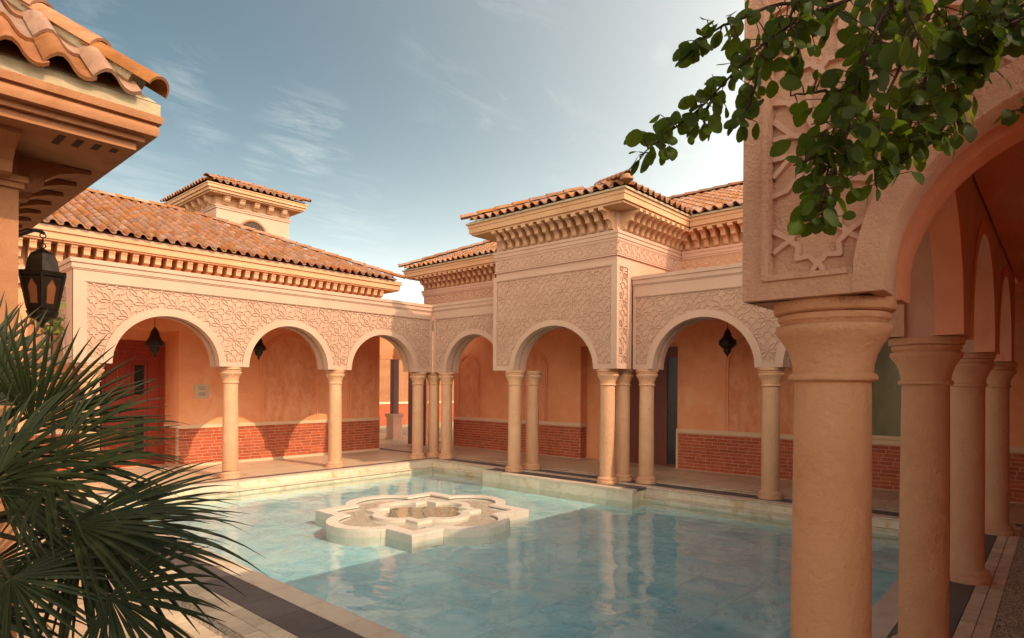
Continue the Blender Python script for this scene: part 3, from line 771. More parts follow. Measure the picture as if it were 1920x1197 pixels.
# ------------------------------------------------------------------ fountain
FX, FY = 5.50, 6.53
def flower(q, r, c, k=22):
    """axis aligned square of half side q whose four sides each carry a round lobe of radius r centred c out"""
    pts = []; st = math.asin((q-c)/r)
    for side in range(4):
        a0 = side*math.pi/2
        loc = [(q, -q)]
        for j in range(k+1):
            a = -math.pi/2+st+(math.pi-2*st)*j/k
            loc.append((c+r*math.cos(a), r*math.sin(a)))
        pts += [(x*math.cos(a0)-y*math.sin(a0), x*math.sin(a0)+y*math.cos(a0)) for x, y in loc]
    return pts
fountain = thing('fountain', 'low marble fountain basin shaped like a flower with four round lobes, standing in the pool', 'fountain', (FX, FY, FLOOR))
FT = lambda a, d, b: (FX+a, FY+b, d)
o1, i1_ = flower(1.03, 0.588, 0.81), flower(0.87, 0.44, 0.81)
def rim(outer, inner, z0, z1, name, mat, smooth=30):
    n = len(outer); vs = []
    for z in (z0, z1):
        vs += [(FX+a, FY+b, z) for a, b in outer] + [(FX+a, FY+b, z) for a, b in inner]
    fs = []
    for i in range(n):
        j = (i+1) % n
        fs += [(2*n+i, 2*n+j, 3*n+j, 3*n+i), (i, j, 2*n+j, 2*n+i), (n+j, n+i, 3*n+i, 3*n+j)]
    return MB().add(vs, fs).build(name, MT[mat], fountain, smooth=smooth)
rim(o1, i1_, -0.125, -0.10, 'coping', 'marble')
MB().prism([(a*0.985, b*0.985) for a, b in o1], FT, FLOOR, -0.14).build('basin', MT['marble'], fountain)
# cladding slabs round the outside, one per short run of the outline
n = len(o1); step_sets = []
i = 0
while i < n:
    a, b = o1[i], o1[(i+1) % n]
    L = math.hypot(b[0]-a[0], b[1]-a[1])
    if L > 0.25: idx = [i, i+1]; i += 1
    else: idx = [i, i+1, i+2, i+3]; i += 3
    step_sets.append([o1[k % n] for k in idx])
for run in step_sets:
    m = MB(); vs = []
    mid = Vector((sum(p[0] for p in run)/len(run), sum(p[1] for p in run)/len(run)))
    inner = [(p[0]*0.975, p[1]*0.975) for p in run]
    run2 = [((p[0]-mid.x)*0.992+mid.x, (p[1]-mid.y)*0.992+mid.y) for p in run]
    poly = run2+inner[::-1]
    m.prism(poly, FT, FLOOR, -0.126).build('facing_slab', MT['marble'], fountain)
m = MB(); n1 = len(i1_)
m.prism([(a*0.999, b*0.999) for a, b in i1_], FT, -0.20, -0.135).build('basin_floor', MT['marble'], fountain)
pb = MB()
for k in range(11000):
    x, y = rnd.uniform(-1.45, 1.45), rnd.uniform(-1.45, 1.45)
    inq = abs(x) < 0.84 and abs(y) < 0.84
    inl = any((x-dx*0.81)**2+(y-dy*0.81)**2 < 0.42**2 for dx, dy in ((1,0),(-1,0),(0,1),(0,-1)))
    core = (abs(x) < 0.54 and abs(y) < 0.54) or any((x-dx*0.40)**2+(y-dy*0.40)**2 < 0.34**2 for dx, dy in ((1,0),(-1,0),(0,1),(0,-1)))
    if not (inq or inl) or (core and not (abs(x) < 0.42 and abs(y) < 0.42)): continue
    r = rnd.uniform(0.006, 0.011); t = rnd.uniform(0, 6.28)
    pb.add([(FX+x+r*math.cos(t+q*1.2566), FY+y+r*math.sin(t+q*1.2566), -0.134) for q in range(5)]+[(FX+x, FY+y, -0.134+r*0.5)], [(q, (q+1) % 5, 5) for q in range(5)])
tag(pb.build('pebbles', MT['marble'], fountain, smooth=80), kind='stuff')
MB().add([(FX+a, FY+b, -0.1325) for a, b in [(a*0.999, b*0.999) for a, b in i1_]], [tuple(range(n1))]).build('basin_water', MT['fwater'], fountain)
o2, i2_ = flower(0.56, 0.36, 0.40), flower(0.44, 0.24, 0.40)
rim(o2, i2_, -0.19, -0.096, 'inner_rim', 'marble')
MB().prism([(a*0.998, b*0.998) for a, b in i2_], FT, -0.30, -0.133).build('inner_floor', MT['marble'], fountain)
MB().add([(FX+a*0.999, FY+b*0.999, -0.1300) for a, b in i2_], [tuple(range(len(i2_)))]).build('inner_water', MT['fwater'], fountain)

# ------------------------------------------------------------------ left arcade and the wing behind it
TLf = frame_L(10.45)
arcade = thing('arcade', 'sunlit cream arcade of three round arches along the far left side of the pool', 'arcade', (2.37, 10.45, 0))
arched_wall(arcade, TLf, 2.37, 9.04, 1.9, 3.055, 3.385, [(3.63, 0.775, 0.765), (5.67, 0.765, 0.765), (7.745, 0.79, 0.745)], bl=0.17, br=0.09, lat=(2.62, 2.14))
for x, l in ((2.62, 'column behind the palm fronds'), (4.67, 'first full column left of the fountain'), (6.71, 'second full column, above the fountain'), (8.79, 'left column of the corner cluster'), (9.22, 'rear column of the corner cluster')):
    column(arcade, x, 10.64 if x < 9 else 10.6, l)
TLs = frame_R(2.37)
m = MB()
out = [(10.47, 1.9)] + arc(11.62, 0.70, 0.70, 1.9, 1.9) + [(12.5, 1.9), (12.5, 3.36), (10.47, 3.36)]
m.prism(out, TLs, -0.022, -0.35).build('side_wall', MT['cream'], arcade)
m = MB().annulus(arc(11.62, 0.66, 0.66, 1.9, 1.9), arc(11.62, 0.77, 0.77, 1.9, 1.9), TLs, 0.0, -0.15)
m.build('arch_ring', MT['trim'], arcade, smooth=35)
m = MB()
carve(m, lattice_segments(10.5, 12.5, 1.9, 3.0, 10.9, 2.14), TLs, lambda s, z: 10.55 < s < 12.45 and 1.95 < z < 3.02 and ((s-11.62)/0.78)**2+((z-1.9)/0.78)**2 > 1, 0.0058, 0.015, -0.022)
tag(m.build('carved_lattice', MT['trim'], arcade), kind='stuff')
m = MB()
for z0, z1, d in ((3.23, 3.25, 0.012), (3.25, 3.325, 0.026), (3.325, 3.384, 0.0445)): m.fbox(TLs, 10.46, 12.5, d, -0.06, z0, z1)
m.build('cornice', MT['trim'], arcade)
MB().box(2.40, 9.42, 10.815, 12.62, 2.86, 3.20).build('gallery_roof', MT['inner'], arcade)

wing = thing('building', 'long low wing with a clay tiled hip roof behind the sunlit left arcade', 'building', (0.4, 12.6, 0))
YB = 12.60
TB = frame_L(YB)
m = MB()
m.fbox(TB, 4.55, 9.19, 0, -0.7, 0, 3.3)                         # main rear wall of the gallery
m.fbox(TB, 0.2, 2.85, 0, -0.7, 0, 3.3)
m.fbox(TB, 2.85, 4.55, 0, -0.7, 2.62, 3.3)
m.fbox(TB, 2.85, 4.55, -0.64, -0.70, 2.44, 2.62)
m.fbox(TB, 9.19, 9.6, -0.35, -0.7, 2.35, 3.3)
m.build('gallery_wall', MT['orange'], wing)
MB().box(2.3, 4.7, 13.32, 13.5, 0, 2.8).build('door_recess', MT['orange'], wing)
md = MB()
for s0, s1 in ((4.53, 9.20), (1.0, 2.86)): md.fbox(TB, s0, s1, 0.005, -0.1, 0.02, 0.745)
md.box(4.543, 4.60, YB-0.004, 13.3, 0.02, 0.745)
md.box(9.10, 9.197, YB-0.004, 13.29, 0.02, 0.745)
md.build('mortar', MT['mortar'], wing)
TRET = frame_R(4.545)
TEND = lambda s, d, z: (9.195+d, s, z)
bricks(wing, [(TB, 4.545, 9.19, 0.06, 0.73), (TB, 1.2, 2.85, 0.06, 0.73), (TRET, 12.6, 13.30, 0.06, 0.73)], 300)
dr = MB()
dr.fbox(TB, 4.525, 9.212, 0.02, -0.02, 0.745, 0.815); dr.fbox(TB, 1.0, 2.87, 0.02, -0.02, 0.745, 0.815)
dr.box(4.523, 4.60, YB+0.021, 13.30, 0.745, 0.815)
dr.box(9.10, 9.214, YB+0.021, 13.28, 0.745, 0.815)
dr.fbox(TB, 4.53, 9.20, 0.014, -0.02, 0.0, 0.045)
dr.build('dado_rail', MT['rail'], wing)
def niche(root, T, s0, s1, z0, z1, arch=True, d=0.0):
    """blind panel: moulded surround with its roughcast field"""
    sc, r = (s0+s1)/2, (s1-s0)/2
    if arch:
        zs = z1-r
        mk = lambda e: [(sc-r-e, z0)] + [(sc+(r+e)*math.cos(math.pi*(1-k/20)), zs+(r+e)*math.sin(math.pi*(1-k/20))) for k in range(21)] + [(sc+r+e, z0)]
    else:
        mk = lambda e: [(s0-e, z0), (s0-e, z1+e), (s1+e, z1+e), (s1+e, z0)]
    mm = MB()
    mm.annulus(mk(0.0), mk(0.035), T, 0.032+d, -0.01)
    mm.annulus(mk(0.05), mk(0.085), T, 0.026+d, -0.01)
    mm.annulus(mk(0.035), mk(0.05), T, 0.012+d, -0.01)
    mm.build('niche_moulding', MT['orange'], root, smooth=30)
    MB().prism(mk(0.0), T, 0.006+d, -0.01).build('niche_panel', MT['niche'], root)
niche(wing, TB, 6.22, 7.46, 0.82, 2.62)
niche(wing, TB, 8.36, 9.0, 0.82, 2.45)
# door
door = MB()
door.fbox(frame_L(13.30), 2.96, 4.54, 0.0, -0.02, 2.30, 2.44); door.fbox(frame_L(13.30), 2.96, 3.02, 0.002, -0.02, 0.02, 2.30); door.fbox(frame_L(13.30), 4.44, 4.54, 0.002, -0.02, 0.02, 2.30)
door = door.build('door', MT['wood'], wing)
door['label'] = 'red wooden double door with small dark windows'
TD = frame_L(13.30)
for a, b in ((3.025, 3.715), (3.725, 4.435)):
    lm = MB(); c = (a+b)/2
    lm.fbox(TD, a, b, -0.004, -0.018, 0.025, 2.295)
    for z0, z1 in ((0.10, 1.10), (1.18, 2.10)):
        for s0, s1, y0, y1 in ((c-0.20, c+0.20, z1-0.05, z1), (c-0.20, c+0.20, z0, z0+0.05), (c-0.20, c-0.15, z0+0.05, z1-0.05), (c+0.15, c+0.20, z0+0.05, z1-0.05)):
            lm.fbox(TD, s0, s1, 0.014, -0.006, y0, y1)
        for s0, s1, y0, y1 in ((c-0.125, c+0.125, z1-0.135, z1-0.09), (c-0.125, c+0.125, z0+0.17, z0+0.21), (c-0.125, c-0.085, z0+0.21, z1-0.135), (c+0.085, c+0.125, z0+0.21, z1-0.135)):
            lm.fbox(TD, s0, s1, 0.02, -0.006, y0, y1)
    lf = lm.build('door_leaf', MT['wood'], wing)
    for z0, z1 in ((0.31, 0.965), (1.39, 1.965)):
        MB().fbox(TD, c-0.085, c+0.085, 0.002, -0.008, z0, z1).build('window', MT['darkglass'], lf)
    st = MB()
    for z in (0.07, 1.14, 2.16, 2.24):
        for k in range(7):
            x = a+0.06+k*(b-a-0.12)/6
            st.lathe([(0.017, 0), (0.014, 0.007), (0.006, 0.012)], (0, 0, 0), 6)
            q = st.v[-18:]; st.v[-18:] = [TD(x+v[0], v[2]-0.003, z+v[1]) for v in q]
    st.build('stud', MT['wood'], lf)
hd = MB().tube([TD(3.76, -0.004, 1.05), TD(3.76, 0.05, 1.05), TD(3.76, 0.05, 1.17), TD(3.76, -0.004, 1.17)], 0.012).build('handle', MT['iron'], door)

# upper storey strip, corbels, eaves and roof of the wing
YU, YE = 12.50, 12.10
m = MB(); m.box(0.2, 9.06, YU, 16.5, 3.21, 3.93); m.build('wall', MT['peach'], wing)
TU = frame_L(YU)
ZF0, ZF1 = 3.895, 4.10
m = MB()
m.box(0.2, 9.42, YE, 16.5, ZF0+0.03, ZF1-0.06)
m.box(0.2, 9.39, YE+0.03, 16.5, ZF0, ZF0+0.03)
m.box(0.2, 9.45, YE-0.03, 16.5, ZF1-0.06, ZF1)
m.build('eave', MT['peach'], wing)
MB().box(0.2, 9.44, YE-0.02, 16.5, ZF1, ZF1+0.035).build('eave_mortar', MT['trim'], wing)
corbels(wing, ME_BLOCK, [(2.595+0.1815*k-0.1815*8, YU, ZF0) for k in range(0, 44)], '-Y')
m = MB()
m.fbox(TU, 0.2, 9.08, 0.03, -0.02, 3.42, 3.49)
m.build('string_course', MT['trim'], wing)
ANG = math.radians(23)
slope_len = 3.52/math.cos(ANG)
RX0 = 0.9; EW = 9.45-RX0; EY = YE-0.08; EZ = ZF1+0.04
dk = MB()
hp = (9.45-3.55, EY+3.55, EZ+3.55*math.tan(ANG))
I_ = 0.10; dk.add([(RX0, EY+I_, EZ+0.03), (9.45-I_, EY+I_, EZ+0.03), hp, (RX0, hp[1], hp[2]), (9.45-I_, EY+7.1, EZ+0.03), (RX0, EY+7.1, EZ)], [(0,1,2,3), (1,4,2), (3,2,4,5)])
dk.build('roof_deck', MT['tilecore'], wing)
keepL = lambda u, v: u + v*math.cos(ANG) < EW-0.02
tiles(wing, [((RX0, EY-0.02, EZ+0.01), (1,0,0), (0,1,0), ANG, EW, slope_len+0.1, keepL)], 300)
ridge_line(wing, (9.47, EY-0.02, EZ+0.03), (hp[0], hp[1], hp[2]+0.03))
ridge_line(wing, (RX0, hp[1], hp[2]+0.02), (hp[0], hp[1], hp[2]+0.02))

# ------------------------------------------------------------------ roof tower
tower = thing('tower', 'small square tower with its own tiled cap rising behind the left wing roof', 'tower', (8.1, 18.0, 4.0))
TX0, TX1, TY0, TY1 = 7.06, 9.14, 17.0, 19.6
ZC0 = 6.46
m = MB(); m.box(TX0, TX1, TY0, TY1, 3.0, ZC0); m.build('wall', MT['cream'], tower)
TT = frame_L(TY0); TTs = frame_R(TX0)
m = MB()
m.box(TX0-0.03, TX1+0.03, TY0-0.03, TY1+0.03, 6.36, 6.41); m.box(TX0-0.05, TX1+0.05, TY0-0.05, TY1+0.05, 6.41, 6.44)
m.build('string_course', MT['trim'], tower)
O = 0.37
m = MB()
for o_, z0, z1 in ((O-0.09, 6.68, 6.72), (O-0.04, 6.72, 6.79), (O, 6.79, 6.87), (O+0.02, 6.87, 6.90)):
    m.box(TX0-o_, TX1+o_, TY0-o_, TY1+o_, z0, z1)
m.box(TX0-0.01, TX1+0.01, TY0-0.01, TY1+0.01, ZC0-0.001, 6.68)
m.build('eave', MT['peach'], tower)
ME_TC = corbel_mesh([(0, 0), (0.22, 0), (0.22, -0.05), (0.20, -0.06), (0.19, -0.105), (0.16, -0.145), (0.11, -0.17), (0.10, -0.19), (0.05, -0.225), (0, -0.23)], 0.14).mesh('corbel', MT['peach'])
corbels(tower, ME_TC, [(TX0+0.22+k*(TX1-TX0-0.44)/4, TY0, 6.68) for k in range(5)], '-Y')
corbels(tower, ME_TC, [(TX0, TY0+0.25+k*0.42, 6.68) for k in range(5)], '-X')
TA = math.radians(20)
tx0, tx1, ty0, ty1, tz = TX0-O-0.06, TX1+O+0.06, TY0-O-0.06, TY1+O+0.06, 6.925
W2 = (tx1-tx0)/2; Ltz = W2/math.cos(TA)
dk = MB(); r1_, r2_ = (tx0+W2, ty0+W2, tz+W2*math.tan(TA)), (tx0+W2, ty1-W2, tz+W2*math.tan(TA))
I_ = 0.08; dk.add([(tx0+I_,ty0+I_,tz+0.015),(tx1-I_,ty0+I_,tz+0.015),(tx1-I_,ty1-I_,tz+0.015),(tx0+I_,ty1-I_,tz+0.015),r1_,r2_], [(0,1,4),(1,2,5,4),(2,3,5),(3,0,4,5)]); dk.build('roof_deck', MT['tilecore'], tower)
kh = lambda w: (lambda u, v: min(u, w-u) > v*math.cos(TA)-0.02)
tiles(tower, [((tx0, ty0, tz+0.01), (1,0,0), (0,1,0), TA, tx1-tx0, Ltz, kh(tx1-tx0)), ((tx0, ty1, tz+0.01), (0,-1,0), (1,0,0), TA, ty1-ty0, Ltz, kh(ty1-ty0))], 300)
ridge_line(tower, (tx0, ty0, tz+0.03), (r1_[0], r1_[1], r1_[2]+0.03)); ridge_line(tower, (tx1, ty0, tz+0.03), (r1_[0], r1_[1], r1_[2]+0.03))
wc, wz, wr_ = 8.07, 5.82, 0.36
m = MB().annulus(arc(wc, wr_, wr_, 5.0, wz), arc(wc, wr_+0.05, wr_+0.05, 5.0, wz), TT, 0.02, -0.02)
win = m.build('window', MT['ochre'], tower, smooth=30)
MB().prism(arc(wc, wr_-0.002, wr_-0.002, 5.0, wz), TT, 0.003, -0.02).build('pane', MT['slot_shade_pane'], win)
m = MB()
def inw(s, z): return abs(s-wc) < wr_-0.02 and (z < wz or (s-wc)**2+(z-wz)**2 < (wr_-0.02)**2) and z > 5.2
for i in range(-8, 9):
    for j in range(0, 14):
        cs, cz = wc+i*0.06+(0.03 if j % 2 else 0), 5.2+j*0.07
        pts = [(cs+0.034*math.cos(k*math.pi/3), cz+0.034*math.sin(k*math.pi/3)) for k in range(6)]
        carve(m, [(pts[k], pts[(k+1) % 6]) for k in range(6)], TT, inw, 0.008, 0.012, 0.003)
m.build('grille', MT['palmtrunk'], win)

# ------------------------------------------------------------------ rear (right hand) arcades, pavilion and wing
bay = thing('arcade', 'short single-arched arcade in the corner between the left arcade and the pavilion', 'arcade', (9.05, 9.3, 0))
TRf = frame_R(9.05)
arched_wall(bay, TRf, 8.14, 10.44, 1.9, 3.06, 3.40, [(9.20, 0.82, 0.785)], bl=0.06, br=0.10, lat=(10.30, 2.14), inner='trim')
column(bay, 9.22, 10.17, 'right column of the corner cluster')
MB().box(9.435, 11.25, 8.0, 10.80, 2.86, 3.20).build('gallery_roof', MT['inner'], bay)

rear = thing('arcade', 'shaded cream arcade at the back right, between the pavilion and the big near column', 'arcade', (9.05, 3.2, 0))
arched_wall(rear, TRf, 0.83, 5.375, 1.9, 3.09, 3.445, [(2.13, 0.825, 0.79), (4.178, 0.83, 0.795)], bl=0.10, br=0.055, lat=(3.17, 2.14))
column(rear, 9.22, 5.20, 'right column of the pavilion cluster'); column(rear, 9.22, 3.17, 'lone column just left of the big near column'); column(rear, 9.22, 1.12)
MB().box(9.435, 11.25, -0.8, 5.9, 2.86, 3.20).build('gallery_roof', MT['inner'], rear)

pav = thing('pavilion', 'tall projecting pavilion with one arch, carved panel, scalloped corbels and a tiled roof', 'pavilion', (8.55, 6.75, 0))
TPf = frame_R(8.55)
arched_wall(pav, TPf, 5.402, 8.13, 1.9, 3.575, 3.668, [(6.72, 0.89, 0.775)], bl=0.09, br=0.09, lat=(6.755, 2.14), cornice=False, thick=0.36, wr=0.10)
for x, y, l in ((8.74, 7.73, 'front left column of the pavilion'), (9.20, 7.68, 'column behind the front left one of the pavilion'), (8.74, 5.66, 'front right column of the pavilion, with a streak of sun'), (9.18, 5.64, 'middle column of the pavilion cluster')):
    column(pav, x, y, l)
TPs = frame_L(5.376)
m = MB(); m.fbox(TPs, 8.62, 9.045, -0.0205, -0.3, 1.901, 3.64); m.build('side_wall', MT['cream'], pav)
m = MB()
m.fbox(TPs, 8.552, 8.62, 0.0, -0.05, 1.902, 3.666); m.fbox(TPs, 8.885, 8.94, 0.0, -0.05, 1.902, 3.666); m.fbox(TPs, 8.62, 8.885, -0.002, -0.05, 3.575, 3.666); m.fbox(TPs, 8.62, 8.885, -0.002, -0.05, 1.902, 1.99)
m.build('panel_border', MT['trim'], pav)
m = MB(); carve(m, lattice_segments(8.6, 8.9, 1.95, 3.6, 8.755, 2.14), TPs, lambda s, z: 8.625 < s < 8.88 and 1.995 < z < 3.57, 0.0058, 0.015, -0.02)
tag(m.build('carved_lattice', MT['trim'], pav), kind='stuff')
PXF, PY_0, PY_1 = 8.60, 5.41, 8.10
m = MB(); m.box(PXF, 12.5, PY_0, PY_1, 3.20, 4.50); m.box(PXF+0.02, 9.4, PY_0+0.02, PY_1-0.02, 2.9, 3.2); m.build('wall', MT['cream'], pav)
m = MB(); m.box(PXF-0.012, 12.5, PY_0-0.012, PY_1+0.012, 3.762, 4.0); m.build('frieze_band', MT['trim'], pav)
m = MB()
for o_, z0, z1 in ((0.02, 4.0, 4.035), (0.035, 4.035, 4.10), (0.05, 4.10, 4.15), (0.03, 3.745, 3.762)):
    m.box(PXF-o_, 12.5, PY_0-o_, PY_1+o_, z0, z1)
m.build('string_course', MT['trim'], pav)
frieze(pav, frame_R(PXF-0.012), PY_0, PY_1, 3.785, 3.985, 0.0)
frieze(pav, frame_L(PY_0-0.012), PXF+0.02, 10.8, 3.785, 3.985, 0.0)
ZQ0, ZQ1 = 4.465, 4.655
def eave_box(root, x0, x1, y0, y1, xo=0.38):
    m = MB()
    for e, z0, z1 in ((0.05, ZQ0, ZQ0+0.035), (0.015, ZQ0+0.035, ZQ0+0.13), (0.0, ZQ0+0.13, ZQ1)):
        m.box(x0+e, x1, y0+e, y1-e, z0, z1)
    m.build('eave', MT['peach'], root)
eave_box(pav, 8.20, 12.5, 5.03, 8.48)
corbels(pav, ME_SCALLOP, [(PXF, 5.50+k*0.1815, ZQ0) for k in range(14)] + [], '-X')
corbels(pav, ME_SCALLOP, [(8.74+k*0.1815, PY_0, ZQ0) for k in range(12)], '-Y')
PA = math.radians(21)
ex, ey0, ey1, ez = 8.14, 4.96, 8.55, ZQ1+0.045
Wp = (ey1-ey0)/2; Lp = Wp/math.cos(PA)
MB().box(8.17, 12.4, 5.0, 8.51, ZQ1, ZQ1+0.035).build('eave_mortar', MT['mortarbed'], pav)
apx = (ex+Wp, ey0+Wp, ez+Wp*math.tan(PA)); apr = (13.5, ey0+Wp, apx[2])
dk = MB().add([(ex+0.08,ey0+0.08,ez+0.015),(ex+0.08,ey1-0.08,ez+0.015),apx,(13.5,ey0+0.08,ez+0.015),(13.5,ey1-0.08,ez+0.015),apr], [(0,2,1),(0,3,5,2),(1,2,5,4)]); dk.build('roof_deck', MT['tilecore'], pav)
khp = lambda w: (lambda u, v: min(u, w-u) > v*math.cos(PA)-0.02)
tiles(pav, [((ex, ey1, ez), (0,-1,0), (1,0,0), PA, ey1-ey0, Lp, khp(ey1-ey0)),
            ((ex, ey0, ez), (1,0,0), (0,1,0), PA, 2.35, Lp, lambda u, v: u > v*math.cos(PA)-0.02 and u < 2.3+v*0.9)], 300)
ridge_line(pav, (ex-0.04, ey0-0.04, ez+0.06), (apx[0], apx[1], apx[2]+0.04)); ridge_line(pav, (ex-0.02, ey1+0.02, ez+0.04), (apx[0], apx[1], apx[2]+0.04))
cap = MB().lathe([(0.10, 0.0), (0.105, 0.02), (0.09, 0.06), (0.05, 0.09), (0.0, 0.10)], (ex-0.0, ey0-0.0, ez+0.05), 16).build('hip_cap', MT['tile'], pav, smooth=50)

rwing = thing('building', 'rear wing with red brick dado, niches and tiled roof behind the pavilion and its arcades', 'building', (11.2, 6.0, 0))
XB = 11.22; TRB = frame_R(XB)
m = MB()
m.fbox(TRB, 7.98, 12.1, 0, -0.6, 0, 3.3); m.fbox(TRB, -0.9, 5.65, 0, -0.6, 0, 3.3); m.fbox(TRB, 5.65, 7.98, 0, -0.6, 2.5, 3.3)
m.fbox(TRB, 5.5, 8.1, -0.24, -0.6, 0, 2.5)
m.build('gallery_wall', MT['orange'], rwing)
md = MB()
for s0, s1 in ((7.975, 12.1), (-0.9, 5.63)): md.fbox(TRB, s0, s1, 0.005, -0.1, 0.0, 0.72)
md.fbox(TRB, 7.973, 8.05, 0.003, -0.235, 0.0, 0.72)
md.build('mortar', MT['mortar'], rwing)
TRE = lambda s, d, z: (s, 7.978-d, z)
bricks(rwing, [(TRB, 7.98, 12.1, 0.02, 0.71), (TRB, -0.9, 5.63, 0.02, 0.71), (TRE, 11.22, 11.44, 0.02, 0.71)], 300)
dr = MB()
for s0, s1 in ((7.962, 12.1), (-0.9, 5.665)): dr.fbox(TRB, s0, s1, 0.02, -0.02, 0.722, 0.795)
dr.fbox(TRB, 7.962, 8.05, -0.021, -0.235, 0.722, 0.795)
dr.fbox(TRB, 5.632, 5.668, 0.018, -0.02, 0.0, 0.722)
dr.build('dado_rail', MT['rail'], rwing)
niche(rwing, TRB, 3.40, 4.62, 0.80, 2.62); niche(rwing, TRB, 11.2, 11.86, 0.80, 2.36); niche(rwing, TRB, 9.0, 9.62, 0.80, 2.36)
gw = MB().annulus(arc(2.1, 0.52, 0.52, 0.86, 1.95), arc(2.1, 0.60, 0.60, 0.86, 1.95), TRB, 0.03, -0.01).build('window', MT['rail'], rwing, smooth=30)
gw['label'] = 'arched window with a green reflection painted on its glass'
MB().prism(arc(2.1, 0.521, 0.521, 0.86, 1.95), TRB, 0.008, -0.01).build('pane', MT['reflection_glass'], gw)
MB().fbox(TRB, 1.46, 2.74, 0.05, -0.01, 0.80, 0.86).build('sill', MT['rail'], gw)
# side entrance behind the pavilion: jambs, dark sidelight, wooden leaf
TRD = frame_R(XB+0.24)
ent = MB()
ent.fbox(TRD, 5.97, 6.16, 0.05, -0.02, 0.0, 2.5); ent.fbox(TRD, 7.10, 7.22, 0.05, -0.02, 0.0, 2.5); ent.fbox(TRD, 5.70, 5.97, 0.048, -0.02, 2.20, 2.42); ent.fbox(TRD, 5.70, 5.97, 0.048, -0.02, 0.0, 0.05)
ent = ent.build('door', MT['darkwood'], rwing); ent['label'] = 'dark glazed side door behind the pavilion columns'
MB().fbox(TRD, 5.66, 5.97, 0.03, -0.01, 0.05, 2.20).build('window', MT['darkglass'], ent)
MB().fbox(TRD, 6.16, 7.10, 0.02, -0.01, 0.0, 2.5).build('door_leaf', MT['darkwood'], ent)
MB().fbox(TRD, 7.22, 7.60, 0.07, -0.02, 0.0, 2.5).build('pilaster', MT['orange'], rwing)
# upper part
XU, XE = 10.80, 10.40
m = MB(); m.box(XU, 15.5, -3.0, 12.85, 3.21, 4.50); m.build('wall', MT['peach'], rwing)
m = MB()
for o_, z0, z1 in ((0.02, 4.0, 4.035), (0.035, 4.035, 4.10), (0.05, 4.10, 4.15), (0.03, 3.745, 3.762)):
    m.box(XU-o_, 15.5, -3.0, 5.35, z0, z1); m.box(XU-o_, 15.5, 8.16, 12.85+o_, z0, z1)
m.build('string_course', MT['trim'], rwing)
frieze(rwing, frame_R(XU), 8.16, 12.85, 3.785, 3.985, 0.0); frieze(rwing, frame_R(XU), 0.0, 5.40, 3.785, 3.985, 0.0)
for y0, y1 in ((-3.0, 5.03), (8.485, 13.22)):
    m = MB()
    for e, z0, z1 in ((0.05, ZQ0, ZQ0+0.035), (0.015, ZQ0+0.035, ZQ0+0.13), (0.0, ZQ0+0.13, ZQ1)):
        m.box(XE+e, 15.5, y0, y1-(e if y1 > 9 else 0), z0, z1)
    m.build('eave', MT['peach'], rwing)
    MB().box(XE-0.03, 15.4, y0, y1+(0.03 if y1 > 9 else -0.02), ZQ1+0.002, ZQ1+0.036).build('eave_mortar', MT['mortarbed'], rwing)
corbels(rwing, ME_SCALLOP, [(XU, 8.55+k*0.1815, ZQ0) for k in range(24)] + [(XU, 5.22-k*0.1815, ZQ0) for k in range(14)], '-X')
rx, rz_ = XE-0.06, ZQ1+0.045
RA = math.radians(23); run = 3.0; Lr = run/math.cos(RA)
yl = 13.29
hpr = (rx+run, yl-run, rz_+run*math.tan(RA))
dk = MB().add([(rx+0.08,yl-0.08,rz_+0.02),(rx+0.08,-3.0,rz_+0.02),(hpr[0],-3.0,hpr[2]),hpr,(rx+2*run,yl,rz_),(rx+2*run,-3,rz_)], [(0,3,2,1),(0,4,3),(3,4,5,2)]); dk.build('roof_deck', MT['tilecore'], rwing)
def keepR(u, v):
    y = yl-u; x = v*math.cos(RA)
    if u < x: return False
    px_ = rx+x
    zr = rz_+x*math.tan(RA)
    # hidden under the pavilion's roof
    zp = ez+(min(y-ey0, ey1-y))*math.tan(PA)
    return not (ey0 < y < ey1 and zp > zr+0.02) and y > -0.5
tiles(rwing, [((rx, yl, rz_), (0,-1,0), (1,0,0), RA, 14.0, Lr, keepR)], 300)
ridge_line(rwing, (rx-0.02, yl+0.02, rz_+0.04), (hpr[0], hpr[1], hpr[2]+0.04))
ridge_line(rwing, (hpr[0], hpr[1], hpr[2]+0.03), (hpr[0], -0.5, hpr[2]+0.03))

# ------------------------------------------------------------------ near right gallery
near = thing('gallery', 'shaded gallery on the right with a thick foreground column under a carved arch pier', 'gallery', (2.3, 0.6, 0))
TN = frame_R(2.10); TG = frame_B(0.825)
arched_wall(near, TG, 2.165, 9.04, 1.9, 3.06, 3.42, [(3.325, 0.785, 0.765), (5.385, 0.785, 0.765), (7.47, 0.80, 0.765)], bl=0.12, br=0.1, thick=0.425, mat='rough', trim='rough', inner='inner', lat=(4.35, 2.14))
arched_wall(near, TN, -0.98, 0.822, 1.895, 3.06, 3.42, [(-0.092, 0.49, 0.49)], bl=0.3, br=0.087, wr=0.085, thick=0.40, mat='rough', trim='rough', inner='inner', bb=0.08, lat=(0.279, 2.09, 0.44), strap='strap', zs=1.93, sw=0.0105, sh=0.014, rec=0.045)
column(near, 2.335, 0.596, 'thickest column, nearest in the foreground'); column(near, 4.335, 0.603, 'second column from the front of the right gallery'); column(near, 6.43, 0.597, 'third column of the right gallery'); column(near, 8.75, 0.556, 'farthest column of the right gallery')
m = MB(); m.box(2.13, 11.25, -3.0, -0.80, 0, 3.9); m.box(-5.5, 2.125, -3.0, -0.99, 0, 2.0); m.build('wall', MT['orange'], near)  # second box: unseen low wall added to shade the near column and ground
m = MB(); m.box(2.52, 9.4, -0.80, 0.40, 2.86, 3.20); m.build('gallery_roof', MT['inner'], near)

